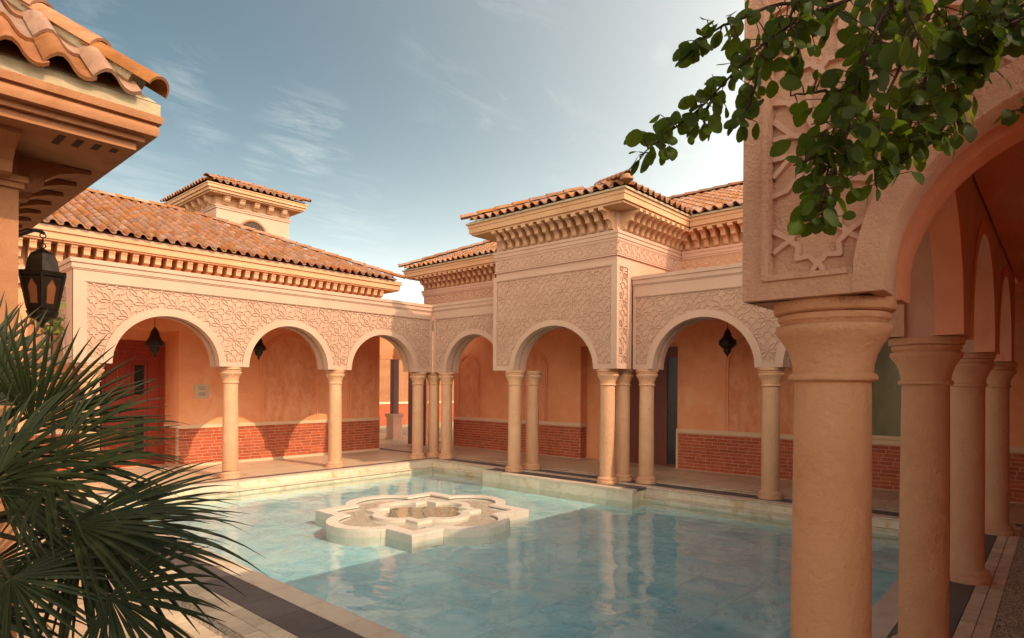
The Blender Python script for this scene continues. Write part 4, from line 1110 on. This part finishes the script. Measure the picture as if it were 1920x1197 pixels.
# ------------------------------------------------------------------ near left kiosk with big eave tiles
kiosk = thing('building', 'near corner building at the left edge with big clay eave tiles and a slotted soffit', 'building', (-0.6, 5.0, 0))
KX, KY = 0.675, 4.02
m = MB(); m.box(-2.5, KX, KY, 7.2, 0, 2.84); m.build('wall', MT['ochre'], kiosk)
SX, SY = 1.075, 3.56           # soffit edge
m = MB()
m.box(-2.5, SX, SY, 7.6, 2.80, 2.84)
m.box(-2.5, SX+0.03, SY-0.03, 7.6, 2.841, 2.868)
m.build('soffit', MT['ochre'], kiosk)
m = MB(); prof = [(0.03, 2.868), (0.075, 2.872), (0.082, 2.895), (0.080, 2.915), (0.070, 2.928), (0.070, 2.932), (0.092, 2.936), (0.096, 2.955), (0.096, 2.972)]
vs = []; fs = []
for e, z in prof: vs += [(-2.5, SY-e, z), (SX+e, SY-e, z), (SX+e, 7.6, z)]
for k in range(len(prof)-1): fs += [(3*k, 3*k+1, 3*k+4, 3*k+3), (3*k+1, 3*k+2, 3*k+5, 3*k+4)]
m.add(vs, fs); m.box(-2.5, SX+0.094, SY-0.094, 7.6, 2.9715, 2.9735); m.build('eave', MT['ochre'], kiosk, smooth=35)
m = MB(); m.box(-2.5, SX+0.085, SY-0.085, 7.6, 2.974, 3.036); m.build('eave_mortar', MT['mortarbed'], kiosk)
m = MB()
for z0, z1, e in ((2.60, 2.63, 0.02), (2.63, 2.66, 0.035)): m.box(-2.5, KX+e, KY-e, 7.2, z0, z1)
m.build('string_course', MT['ochre'], kiosk)
ME_KC = corbel_mesh([(0, 0), (0.34, 0), (0.34, -0.022), (0.27, -0.030), (0.19, -0.055), (0.13, -0.10), (0.115, -0.15), (0.06, -0.16), (0.0, -0.165)], 0.10).mesh('corbel', MT['ochre'])
corbels(kiosk, ME_KC, [(KX, 4.16+k*0.30, 2.80) for k in range(9)], '+X')
corbels(kiosk, ME_KC, [(0.58-k*0.30, KY, 2.80) for k in range(4)], '-Y')
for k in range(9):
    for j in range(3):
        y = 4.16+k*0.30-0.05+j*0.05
        MB().box(KX+0.20, SX-0.065, y-0.010, y+0.010, 2.797, 2.802).build('slot_shade_strip', MT['slot_shade_pane'], kiosk)  # thin dark strip under the soffit, painted as the shade inside a slot
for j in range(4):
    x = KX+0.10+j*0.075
    MB().box(x-0.014, x+0.014, SY+0.06, SY+0.21-0.03*j, 2.797, 2.802).build('slot_shade_strip', MT['slot_shade_pane'], kiosk)
KA = math.radians(42)
kx, ky, kz = SX+0.10, SY-0.115, 3.035
Kw = 3.6
dk = MB().add([(kx-6, ky+0.03, kz+0.004), (kx-0.03, ky+0.03, kz+0.004), (kx-2.4, ky+2.4, kz+2.4*math.tan(KA)), (kx-6, ky+2.4, kz+2.4*math.tan(KA)), (kx-0.03, ky+4.8, kz+0.004), (kx-6, ky+4.8, kz)], [(0,1,2,3), (1,4,2), (3,2,4,5)]); dk.build('roof_deck', MT['mortarbed'], kiosk)
def kiosk_keep(u, v): return u < Kw-0.0-v*math.cos(KA)+0.09
tiles(kiosk, [((kx-Kw-0.06, ky-0.02, kz-0.005), (1,0,0), (0,1,0), KA, Kw, 2.3, kiosk_keep)], 300)
ridge_line(kiosk, (kx-0.035, ky+0.035, kz+0.055), (kx-2.4, ky+2.4, kz+2.365*math.tan(KA)+0.055), lift=0.0)
MB().tube([(kx-0.10, ky+0.10, kz+0.115), (kx-2.4, ky+2.4, kz+2.4*math.tan(KA)+0.025)], 0.066, 8).build('hip_mortar', MT['mortarbed'], kiosk)

# ------------------------------------------------------------------ passage behind the left wing
far = thing('wall', 'sunlit far courtyard wall with brick base glimpsed through the corner passage', 'wall', (15, 21, 0))
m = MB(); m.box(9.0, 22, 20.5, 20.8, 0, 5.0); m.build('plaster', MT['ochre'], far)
m = MB(); m.box(9.0, 22, 20.46, 20.5, 0, 0.85); m.build('brick_base', MT['brick'], far)
m = MB(); m.box(9.0, 22, 20.44, 20.5, 0.852, 0.93); m.build('dado_rail', MT['rail'], far)
pas = thing('archway', 'chamfered opening of the dim passage behind the corner columns', 'archway', (10.2, 13.4, 0))
TPa = frame_L(13.25)
m = MB().prism([(9.2, 0), (9.44, 0), (9.44, 2.12), (9.62, 2.30), (10.95, 2.30), (10.95, 0), (11.3, 0), (11.3, 3.2), (9.2, 3.2)], TPa, 0, -0.18)
m.build('wall', MT['orange'], pas)
lf = MB().box(10.60, 10.64, 12.55, 13.24, 0.02, 2.12); lf = lf.build('door_leaf', MT['darkwood'], pas)
MB().tube([(10.60, 12.62, 1.0), (10.55, 12.62, 1.0), (10.55, 12.62, 1.12), (10.60, 12.62, 1.12)], 0.012).build('handle', MT['iron'], lf)
post = thing('post', 'dark wooden post on a square stone pedestal beyond the corner passage', 'post', (11.45, 14.95, 0))
m = MB()
for w0, z0, z1 in ((0.19, 0, 0.06), (0.165, 0.06, 0.66), (0.185, 0.66, 0.70), (0.205, 0.70, 0.76)): m.box(11.45-w0, 11.45+w0, 14.95-w0, 14.95+w0, z0, z1)
m.build('pedestal', MT['rough'], post)
m = MB(); m.box(11.36, 11.54, 14.86, 15.04, 0.76, 2.9); m.build('shaft', MT['darkwood'], post)

# ------------------------------------------------------------------ lanterns, sign
def lantern(name, label, x, y, z_bot, h, r, ceil, group='pierced metal lanterns hanging in the galleries', onion=True):
    t = thing(name, label, 'lantern', (x, y, ceil), group)
    if onion: prof = [(0.0, 0), (0.10, 0.03), (0.16, 0.06), (0.12, 0.10), (0.28, 0.16), (0.48, 0.22), (0.56, 0.30), (0.54, 0.34), (0.92, 0.40), (1.0, 0.46), (0.92, 0.52), (0.80, 0.58), (0.60, 0.66), (0.50, 0.76), (0.42, 0.84), (0.25, 0.92), (0.10, 0.98), (0.06, 1.0)]
    else: prof = [(0.0, 0), (0.08, 0.03), (0.12, 0.07), (0.30, 0.13), (0.42, 0.20), (0.40, 0.26), (0.72, 0.34), (0.96, 0.43), (1.0, 0.50), (0.90, 0.57), (0.62, 0.65), (0.44, 0.72), (0.42, 0.80), (0.26, 0.88), (0.12, 0.95), (0.05, 1.0)]
    MB().lathe([(a*r, b*h) for a, b in prof], (x, y, z_bot), 16).build('body', MT['bronze'], t, smooth=35)
    m = MB()
    for a, b in ((0.97, 0.40), (0.97, 0.52)) if onion else ((0.94, 0.42), (0.94, 0.57)):
        m.lathe([(a*r*1.03, b*h-0.006), (a*r*1.06, b*h), (a*r*1.03, b*h+0.006)], (x, y, z_bot), 16)
    m.build('band', MT['iron'], t, smooth=35)
    m = MB(); z = z_bot+h; k = 0
    while z < ceil:
        a = (0.008, 0) if k % 2 else (0, 0.008)
        m.tube([(x-a[0], y-a[1], z), (x-a[0]*1.2, y-a[1]*1.2, z+0.02), (x, y, z+0.042), (x+a[0]*1.2, y+a[1]*1.2, z+0.02), (x, y, z-0.002)], 0.003, 4); z += 0.036; k += 1
    m.build('chain', MT['iron'], t)
    return t
lantern('lantern', 'bronze onion-shaped lantern hanging in the first left arch before the red door', 3.80, 11.6, 2.05, 0.53, 0.145, 2.86)
lantern('lantern', 'bronze lantern half hidden by the second arch from the left', 5.63, 11.6, 2.08, 0.48, 0.135, 2.86)
lantern('lantern', 'dark curvy lantern hanging in the shaded arch right of the pavilion', 10.2, 4.23, 2.12, 0.50, 0.145, 2.86, onion=False)

def wall_lantern():
    c = ray_at(80, 560, 3.42); x, y = c.x, c.y
    t = thing('wall_lantern', 'six-sided pierced metal lantern with amber panes on a bracket of the near left wall', 'lantern', (KX, y, 2.3))
    zz = lambda py: ray_at(80, py, 3.42).z
    def hexa(r0, z0, r1, z1, mb, rot=0.3):
        vs = []
        for r, z in ((r0, z0), (r1, z1)):
            vs += [(x+r*math.cos(rot+k*math.pi/3), y+r*math.sin(rot+k*math.pi/3), z) for k in range(6)]
        mb.add(vs, [(k, (k+1) % 6, 6+(k+1) % 6, 6+k) for k in range(6)]+[(5,4,3,2,1,0), (6,7,8,9,10,11)])
    zt, zs, zm, zb, zl = zz(466), zz(505), zz(516), zz(580), zz(612)
    r = 0.110
    cap = MB()
    pr = [(r*1.10, zm), (r*1.13, zm+0.012), (r*0.80, zm+0.018), (r*0.76, zs+0.01), (r*0.70, zs+0.045), (r*0.55, zs+0.08), (r*0.32, zt-0.02), (r*0.05, zt)]
    for (a, za), (b, zb_) in zip(pr[:-1], pr[1:]): hexa(a, za, b, zb_, cap)
    cap.build('cap', MT['bronze'], t)
    fr = MB()
    hexa(r*0.70, zb-0.012, r*0.74, zb, fr); hexa(r*1.07, zm-0.012, r*1.10, zm, fr)
    for k in range(6):
        a = 0.3+k*math.pi/3
        fr.tube([(x+r*1.05*math.cos(a), y+r*1.05*math.sin(a), zm), (x+r*0.70*math.cos(a), y+r*0.70*math.sin(a), zb)], 0.007, 4)
    fr.build('frame', MT['bronze'], t)
    for k in range(6):
        a0, a1 = 0.3+k*math.pi/3, 0.3+(k+1)*math.pi/3
        P = lambda u, v, e=0.97: Vector((x, y, 0)) + ((Vector((math.cos(a0), math.sin(a0), 0))*(1-u)+Vector((math.cos(a1), math.sin(a1), 0))*u)*(r*e*(1.05*v+0.70*(1-v)))) + Vector((0, 0, zb+(zm-zb)*v))
        g = MB().add([P(0, 0, 0.93), P(1, 0, 0.93), P(1, 1, 0.93), P(0, 1, 0.93)], [(0,1,2,3)]).build('pane', MT['amber'], t)
        # pierced frame round each pane with a pointed opening
        po = [(0.0, 0.0), (1, 0.0), (1, 1), (0.5, 1), (0, 1)]
        op = [(0.28, 0.14), (0.72, 0.14), (0.74, 0.62), (0.5, 0.86), (0.26, 0.62)]
        vs = [P(*q) for q in po]+[P(*q) for q in op]
        MB().add(vs, [(i, (i+1) % 5, 5+(i+1) % 5, 5+i) for i in range(5)]).build('pierced_panel', MT['bronze'], t)
    lo = MB()
    lo.lathe([(0.0, zl-0.012), (0.010, zl-0.008), (0.010, zl+0.012), (0.018, zl+0.02), (r*0.30, zl+0.032), (r*0.58, zb-0.05), (r*0.68, zb-0.02), (r*0.68, zb-0.012)], (x, y, 0), 12)
    lo.build('bowl', MT['bronze'], t, smooth=35)
    ch = MB()
    for z in (zt+0.014, zt+0.07):
        ch.tube([(x+0.014*math.cos(q*0.785), y, z+0.014*math.sin(q*0.785)) for q in range(9)], 0.0035, 5)
    ch.tube([(x, y, zt+0.026), (x, y, zt+0.06)], 0.004, 5)
    ch.build('chain', MT['iron'], t)
    br = MB(); z1 = zt+0.09
    br.tube([(KX-0.01, y, z1-0.075), (KX+(x-KX)*0.35, y, z1-0.03), (KX+(x-KX)*0.7, y, z1+0.0), (x-0.02, y, z1+0.002), (x+0.008, y, z1-0.008)], 0.009, 6)
    br.tube([(KX-0.01, y, z1-0.045), (KX+(x-KX)*0.5, y, z1+0.002), (x, y, z1+0.006)], 0.006, 5)
    br.build('bracket', MT['iron'], t)
wall_lantern()

sign = thing('sign', 'small square beige FITNESS CENTRE plaque on the wall beside the red door', 'sign', (4.964, 12.58, 1.46))
TS = frame_L(12.60)
MB().fbox(TS, 4.825, 5.103, 0.02, -0.01, 1.32, 1.602).build('plaque', MT['plaque'], sign)
def text(body, size, x, z):
    cu = bpy.data.curves.new('lettering', 'FONT'); cu.body = body; cu.size = size; cu.align_x = 'CENTER'; cu.extrude = 0.001
    cu.materials.append(MT['ink'])
    t_ = bpy.data.objects.new('lettering', cu); C.objects.link(t_)
    me = bpy.data.meshes.new_from_object(t_); bpy.data.objects.remove(t_)
    o = bpy.data.objects.new('lettering', me); C.objects.link(o); o.parent = sign
    o.location = Vector((x, 12.578, z))-WL[sign.name]; o.rotation_euler = (math.pi/2, 0, 0)
text('FITNESS', 0.036, 4.964, 1.415); text('CENTRE', 0.036, 4.964, 1.378)
m = MB()
for z, w in ((1.545, 0.075), (1.505, 0.05)):
    pts = [TS(4.964-w+2*w*k/24, 0.0205, z+0.008*math.sin(k*1.9)+0.006*math.sin(k*3.1)) for k in range(25)]
    m.tube(pts, 0.003, 4)
m.build('script_lettering', MT['ink'], sign)

# ------------------------------------------------------------------ fan palm
palm = thing('palm_tree', 'dark green fan palm with spiky fronds filling the lower left corner', 'palm', (0.42, 2.75, 0))
crown = ray_at(-70, 985, 2.42)
tr = MB()
tr.tube([(crown.x-0.02, crown.y+0.05, -0.01), (crown.x-0.01, crown.y+0.03, 0.35), (crown.x, crown.y, 0.7), (crown.x, crown.y, crown.z-0.02)], [0.13, 0.11, 0.10, 0.07], 12)
tr.build('trunk', MT['palmtrunk'], palm)
def frond(hub, axis, normal, L, spread=112, n=34, droop=0.10, seed=0, fold=0.30):
    rr = random.Random(seed)
    hub = Vector(hub); A = Vector(axis).normalized(); N = Vector(normal); N = (N-A*N.dot(A)).normalized(); B = N.cross(A)
    mb = MB(); da = math.radians(2*spread)/(n-1); prev = None
    for k in range(n):
        a = -math.radians(spread)+da*k + rr.uniform(-0.02, 0.02)
        d = A*math.cos(a)+B*math.sin(a)
        side = N.cross(d)
        Lk = L*(0.72+0.28*math.cos(a*0.75))*rr.uniform(0.92, 1.04)
        dr_ = droop*rr.uniform(0.5, 1.6); sway = rr.uniform(-0.05, 0.05); up = rr.uniform(-0.04, 0.04)
        segs = 8; vs = []; w0 = 0.5*da
        for s in range(segs+1):
            t = s/segs
            rad = Lk*t
            wv = min(rad*w0*1.02, Lk*0.40*w0) if t < 0.45 else Lk*0.40*w0*(1-((t-0.45)/0.55)**1.6)
            wv = max(wv, 0.0006)
            pleat = fold*wv
            c = hub + d*rad + N*(up*rad - dr_*Lk*t**2.6) + side*(sway*Lk*t**2) + Vector((0, 0, -1))*(dr_*0.9*Lk*t**3)
            vs += [c-side*wv-N*pleat, c+N*pleat, c+side*wv-N*pleat]
        fs = []
        for s in range(segs):
            o = 3*s; fs += [(o, o+3, o+4, o+1), (o+1, o+4, o+5, o+2)]
        mb.add(vs, fs)
    return mb
FR = [  # hub x, y (photo), depth, tip x, y, tip depth, normal bias, length, spread
    (62, 800, 2.30, 215, 640, 2.30, (0.30, -0.80, 0.45), 0.47, 62),
    (-20, 760, 2.50, 40, 545, 2.55, (0.5, -0.85, 0.1), 0.52, 80),
    (95, 905, 2.10, 290, 820, 2.05, (0.2, -0.6, 0.75), 0.46, 75),
    (135, 985, 1.95, 395, 900, 1.98, (-0.2, -0.35, 0.9), 0.50, 62),
    (160, 985, 2.10, 430, 1060, 2.05, (-0.25, -0.5, 0.8), 0.58, 66),
    (205, 1118, 1.85, 330, 1180, 1.80, (-0.5, -0.7, 0.4), 0.34, 88),
    (20, 1085, 1.90, 100, 1190, 1.75, (-0.4, -0.7, 0.6), 0.36, 95),
    (-45, 1075, 2.05, 60, 1060, 2.05, (-0.1, -0.6, 0.8), 0.40, 70),
    (10, 930, 2.55, 200, 880, 2.75, (0.1, -0.7, 0.7), 0.50, 80),
    (-80, 860, 2.20, 60, 760, 2.15, (0.4, -0.8, 0.4), 0.44, 80),
    (-110, 960, 2.00, -10, 900, 1.9, (0.2, -0.8, 0.5), 0.36, 95),
    (-60, 1150, 2.10, 40, 1230, 2.0, (-0.4, -0.7, 0.5), 0.40, 90),
    (90, 1010, 2.20, 300, 1010, 2.15, (-0.2, -0.3, 0.9), 0.44, 90),
    (-150, 800, 2.60, -120, 560, 2.7, (0.6, -0.8, 0.1), 0.5, 80),
    (100, 860, 2.25, 330, 720, 2.3, (0.0, -0.75, 0.6), 0.47, 52),
    (150, 1010, 2.25, 400, 1100, 2.15, (-0.3, -0.4, 0.85), 0.50, 55),
    (-10, 900, 2.05, 120, 820, 2.0, (0.3, -0.8, 0.5), 0.44, 80),
    (-60, 700, 2.6, 20, 560, 2.7, (0.5, -0.8, 0.2), 0.46, 70),

]
for k, (hx, hy, hd, tx, ty, td, nb, L, sp) in enumerate(FR):
    H_, T_ = ray_at(hx, hy, hd), ray_at(tx, ty, td)
    f_ = frond(H_, T_-H_, nb, L, sp, n=25 if sp < 85 else 29, droop=0.09+0.04*(k % 3), seed=k).build('frond', MT['palm'], palm)
    mid = (H_+crown)/2+Vector((0, 0, 0.05))
    MB().tube([crown, mid, H_], [0.013, 0.009, 0.006], 6).build('stalk', MT['palmstem'], f_)

# ------------------------------------------------------------------ leafy tree over the near arch
tree = thing('tree', 'round-leaved tree branch hanging down over the near arch at top right', 'tree', (1.55, -1.75, 0))
def leaf_mesh(l, w, curl):
    vs = [(0, 0, 0)]; ks = (0.10, 0.30, 0.52, 0.74, 0.92)
    ws = (0.45, 0.86, 1.0, 0.86, 0.45)
    for t, q in zip(ks, ws):
        z = -curl*l*(t-0.3)**2
        vs += [(t*l, -w*q, z+0.10*w*q), (t*l, 0, z-0.02*w), (t*l, w*q, z+0.10*w*q)]
    vs.append((l, 0, -curl*l*0.49))
    fs = [(0, 1, 2), (0, 2, 3)]
    for k in range(4):
        o = 1+3*k; fs += [(o, o+3, o+4, o+1), (o+1, o+4, o+5, o+2)]
    fs += [(13, 16, 14), (14, 16, 15)]
    return MB().add(vs, fs)
LEAVES = [leaf_mesh(0.044, 0.0155, 0.2), leaf_mesh(0.037, 0.0140, 0.5), leaf_mesh(0.050, 0.0165, -0.1), leaf_mesh(0.030, 0.0120, 0.3)]
LME = [l.mesh('leaf', MT['leaf'], smooth=60) for l in LEAVES]
TW = [  # twigs: photo points with distance, leaves, spread
    ([(1760, -60, 1.50), (1620, -10, 1.46), (1530, 20, 1.42), (1440, 75, 1.40), (1340, 175, 1.38), (1270, 235, 1.36), (1200, 295, 1.35)], 155, 0.034),
    ([(1560, 0, 1.45), (1450, 10, 1.45), (1370, 40, 1.44), (1315, 70, 1.43), (1300, 100, 1.43)], 48, 0.030),
    ([(1440, 75, 1.40), (1420, 150, 1.37), (1400, 210, 1.36), (1390, 235, 1.35)], 26, 0.024),
    ([(1340, 175, 1.38), (1320, 215, 1.36), (1320, 245, 1.36)], 12, 0.018),
    ([(1720, -40, 1.40), (1640, 60, 1.36), (1590, 170, 1.33), (1560, 260, 1.31), (1550, 340, 1.30), (1535, 420, 1.30)], 150, 0.042),
    ([(1680, -30, 1.30), (1620, 110, 1.26), (1600, 210, 1.26), (1580, 290, 1.25)], 80, 0.046),
    ([(1590, 170, 1.33), (1530, 170, 1.33), (1480, 180, 1.34)], 10, 0.020),
    ([(1560, 260, 1.31), (1520, 300, 1.30), (1490, 310, 1.30)], 10, 0.018),
    ([(1800, -40, 1.42), (1720, 60, 1.40), (1660, 180, 1.38), (1640, 280, 1.37), (1640, 350, 1.36)], 95, 0.048),
    ([(1900, -40, 1.50), (1800, 40, 1.46), (1740, 140, 1.43), (1710, 230, 1.41), (1690, 310, 1.40)], 175, 0.052),
    ([(1960, -20, 1.50), (1860, 50, 1.48), (1800, 120, 1.46), (1800, 200, 1.45), (1760, 250, 1.45)], 130, 0.048),
    ([(2000, 0, 1.45), (1920, 30, 1.42), (1850, 70, 1.40), (1820, 110, 1.40)], 130, 0.050),
    ([(1950, 190, 1.55), (1915, 205, 1.54), (1890, 212, 1.54)], 7, 0.012),
    ([(1520, -40, 1.36), (1480, 30, 1.36), (1500, 90, 1.36), (1480, 130, 1.37)], 34, 0.035),
    ([(1700, -80, 1.22), (1700, 30, 1.15), (1740, 90, 1.12)], 12, 0.03),
]
all_leaves = []; twig = MB(); rl = random.Random(5)
for pts, cnt, spread in TW:
    P = [ray_at(*p) for p in pts]
    # curve through the points
    def at(t):
        x = t*(len(P)-1); i = min(int(x), len(P)-2); return P[i].lerp(P[i+1], x-i)
    smp = [at(k/14)+Vector((rl.gauss(0, .002), rl.gauss(0, .002), rl.gauss(0, .002))) for k in range(15)]
    twig.tube(smp, [0.0048*(1-0.72*k/14) for k in range(15)], 6)
    for c in range(cnt):
        t = min(1.0, (c+rl.random())/cnt)
        b = at(t)
        tan = (at(min(t+0.06, 1))-at(max(t-0.06, 0))).normalized()
        off = Vector((rl.gauss(0, 1), rl.gauss(0, 1), rl.gauss(0, 1)))
        off = (off-tan*off.dot(tan)); off = off.normalized()*abs(rl.gauss(0, spread))*(1.0-0.45*t)
        p = b+off
        d = (off.normalized()*0.8+tan*0.6+Vector((0, 0, -0.55))+Vector((rl.gauss(0, .35), rl.gauss(0, .35), rl.gauss(0, .35)))).normalized()
        nv = Vector((-CF.x, -CF.y, 0.35))+Vector((rl.gauss(0, .7), rl.gauss(0, .7), rl.gauss(0, .6)))
        nv = (nv-d*nv.dot(d)).normalized()
        rot = Matrix((d, nv.cross(d), nv)).transposed()
        all_leaves.append((p, rot, rl.randrange(4), rl.uniform(0.68, 1.22)))
        if off.length > 0.012: twig.tube([b, b+off*0.5+Vector((0, 0, 0.002)), p], [0.0016, 0.0013, 0.0010], 4)
twig.tube([ray_at(1760, -60, 1.50), ray_at(1860, -160, 1.58), ray_at(2000, -260, 1.75), Vector((1.75, -0.9, 2.75)), Vector((1.6, -1.5, 2.3)), Vector((1.55, -1.75, 1.2)), Vector((1.55, -1.75, -0.01))], [0.008, 0.011, 0.015, 0.03, 0.05, 0.065, 0.08], 9)
twig.build('branch', MT['bark'], tree, smooth=60)
rl.shuffle(all_leaves)
rest = MB()
for k, (p, r, i, s) in enumerate(all_leaves):
    if k < 300: put(LME[i], 'leaf', p, r @ Matrix.Scale(s, 3), tree)
    else: rest.add([p + r @ (Vector(v)*s) for v in LEAVES[i].v], LEAVES[i].f)
# unseen crown added above, right of and behind the view for its shade
for num, ctr, rad in ((5000, (0.45, -0.95, 3.0), (1.7, 0.95, 0.60)), (5500, (-1.1, 0.0, 2.75), (2.2, 1.35, 0.75))):
    for k in range(num):
        while True:
            q = Vector((rl.uniform(-1, 1), rl.uniform(-1, 1), rl.uniform(-1, 1)))
            if q.length < 1: break
        p = Vector(ctr) + Vector((q.x*rad[0], q.y*rad[1], q.z*rad[2]))
        rel = p-CAMP; dep = rel.dot(CF)
        if rel.length < 0.5: continue
        if dep > 0.0:                       # the photo shows nothing of these
            ux, uy = FPX*rel.dot(CR), FPX*rel.dot(CD)
            if -1040*dep < ux < 1040*dep and uy > -830*dep: continue
        d = Vector((rl.gauss(0, 1), rl.gauss(0, 1), rl.gauss(-0.3, 0.6))).normalized()
        nv = Vector((rl.gauss(0, 1), rl.gauss(0, 1), rl.gauss(0.8, 1))); nv = (nv-d*nv.dot(d)).normalized()
        r = Matrix((d, nv.cross(d), nv)).transposed(); i = rl.randrange(4); s = rl.uniform(1.3, 2.0)
        rest.add([p + r @ (Vector(v)*s) for v in LEAVES[i].v], LEAVES[i].f)
tag(rest.build('foliage', MT['leaf'], tree, smooth=60), kind='stuff')

# plant glimpsed behind the wall lantern
plant = thing('plant', 'yellow-green leafy plant glimpsed behind the wall lantern at the left edge', 'plant', (0.9, 5.6, 0))
pm = MB(); rp = random.Random(3); pc = ray_at(97, 590, 4.9)
for k in range(70):
    p = pc+Vector((rp.gauss(0, .045), rp.gauss(0, .08), rp.gauss(-0.02, .10)))
    d = Vector((rp.gauss(0, 1), rp.gauss(0, 1), rp.gauss(-0.3, .6))).normalized(); nv = Vector((rp.gauss(0, 1), rp.gauss(-1, 1), rp.gauss(0.5, 1))); nv = (nv-d*nv.dot(d)).normalized()
    r = Matrix((d, nv.cross(d), nv)).transposed()
    pm.add([p + r @ (Vector(v)*1.6) for v in LEAVES[1].v], LEAVES[1].f)
pm.build('foliage', MT['plant'], plant)
MB().tube([(pc.x, pc.y, -0.01), (pc.x+0.02, pc.y, 0.9), (pc.x, pc.y, pc.z)], [0.025, 0.018, 0.008], 7).build('stem', MT['bark'], plant)
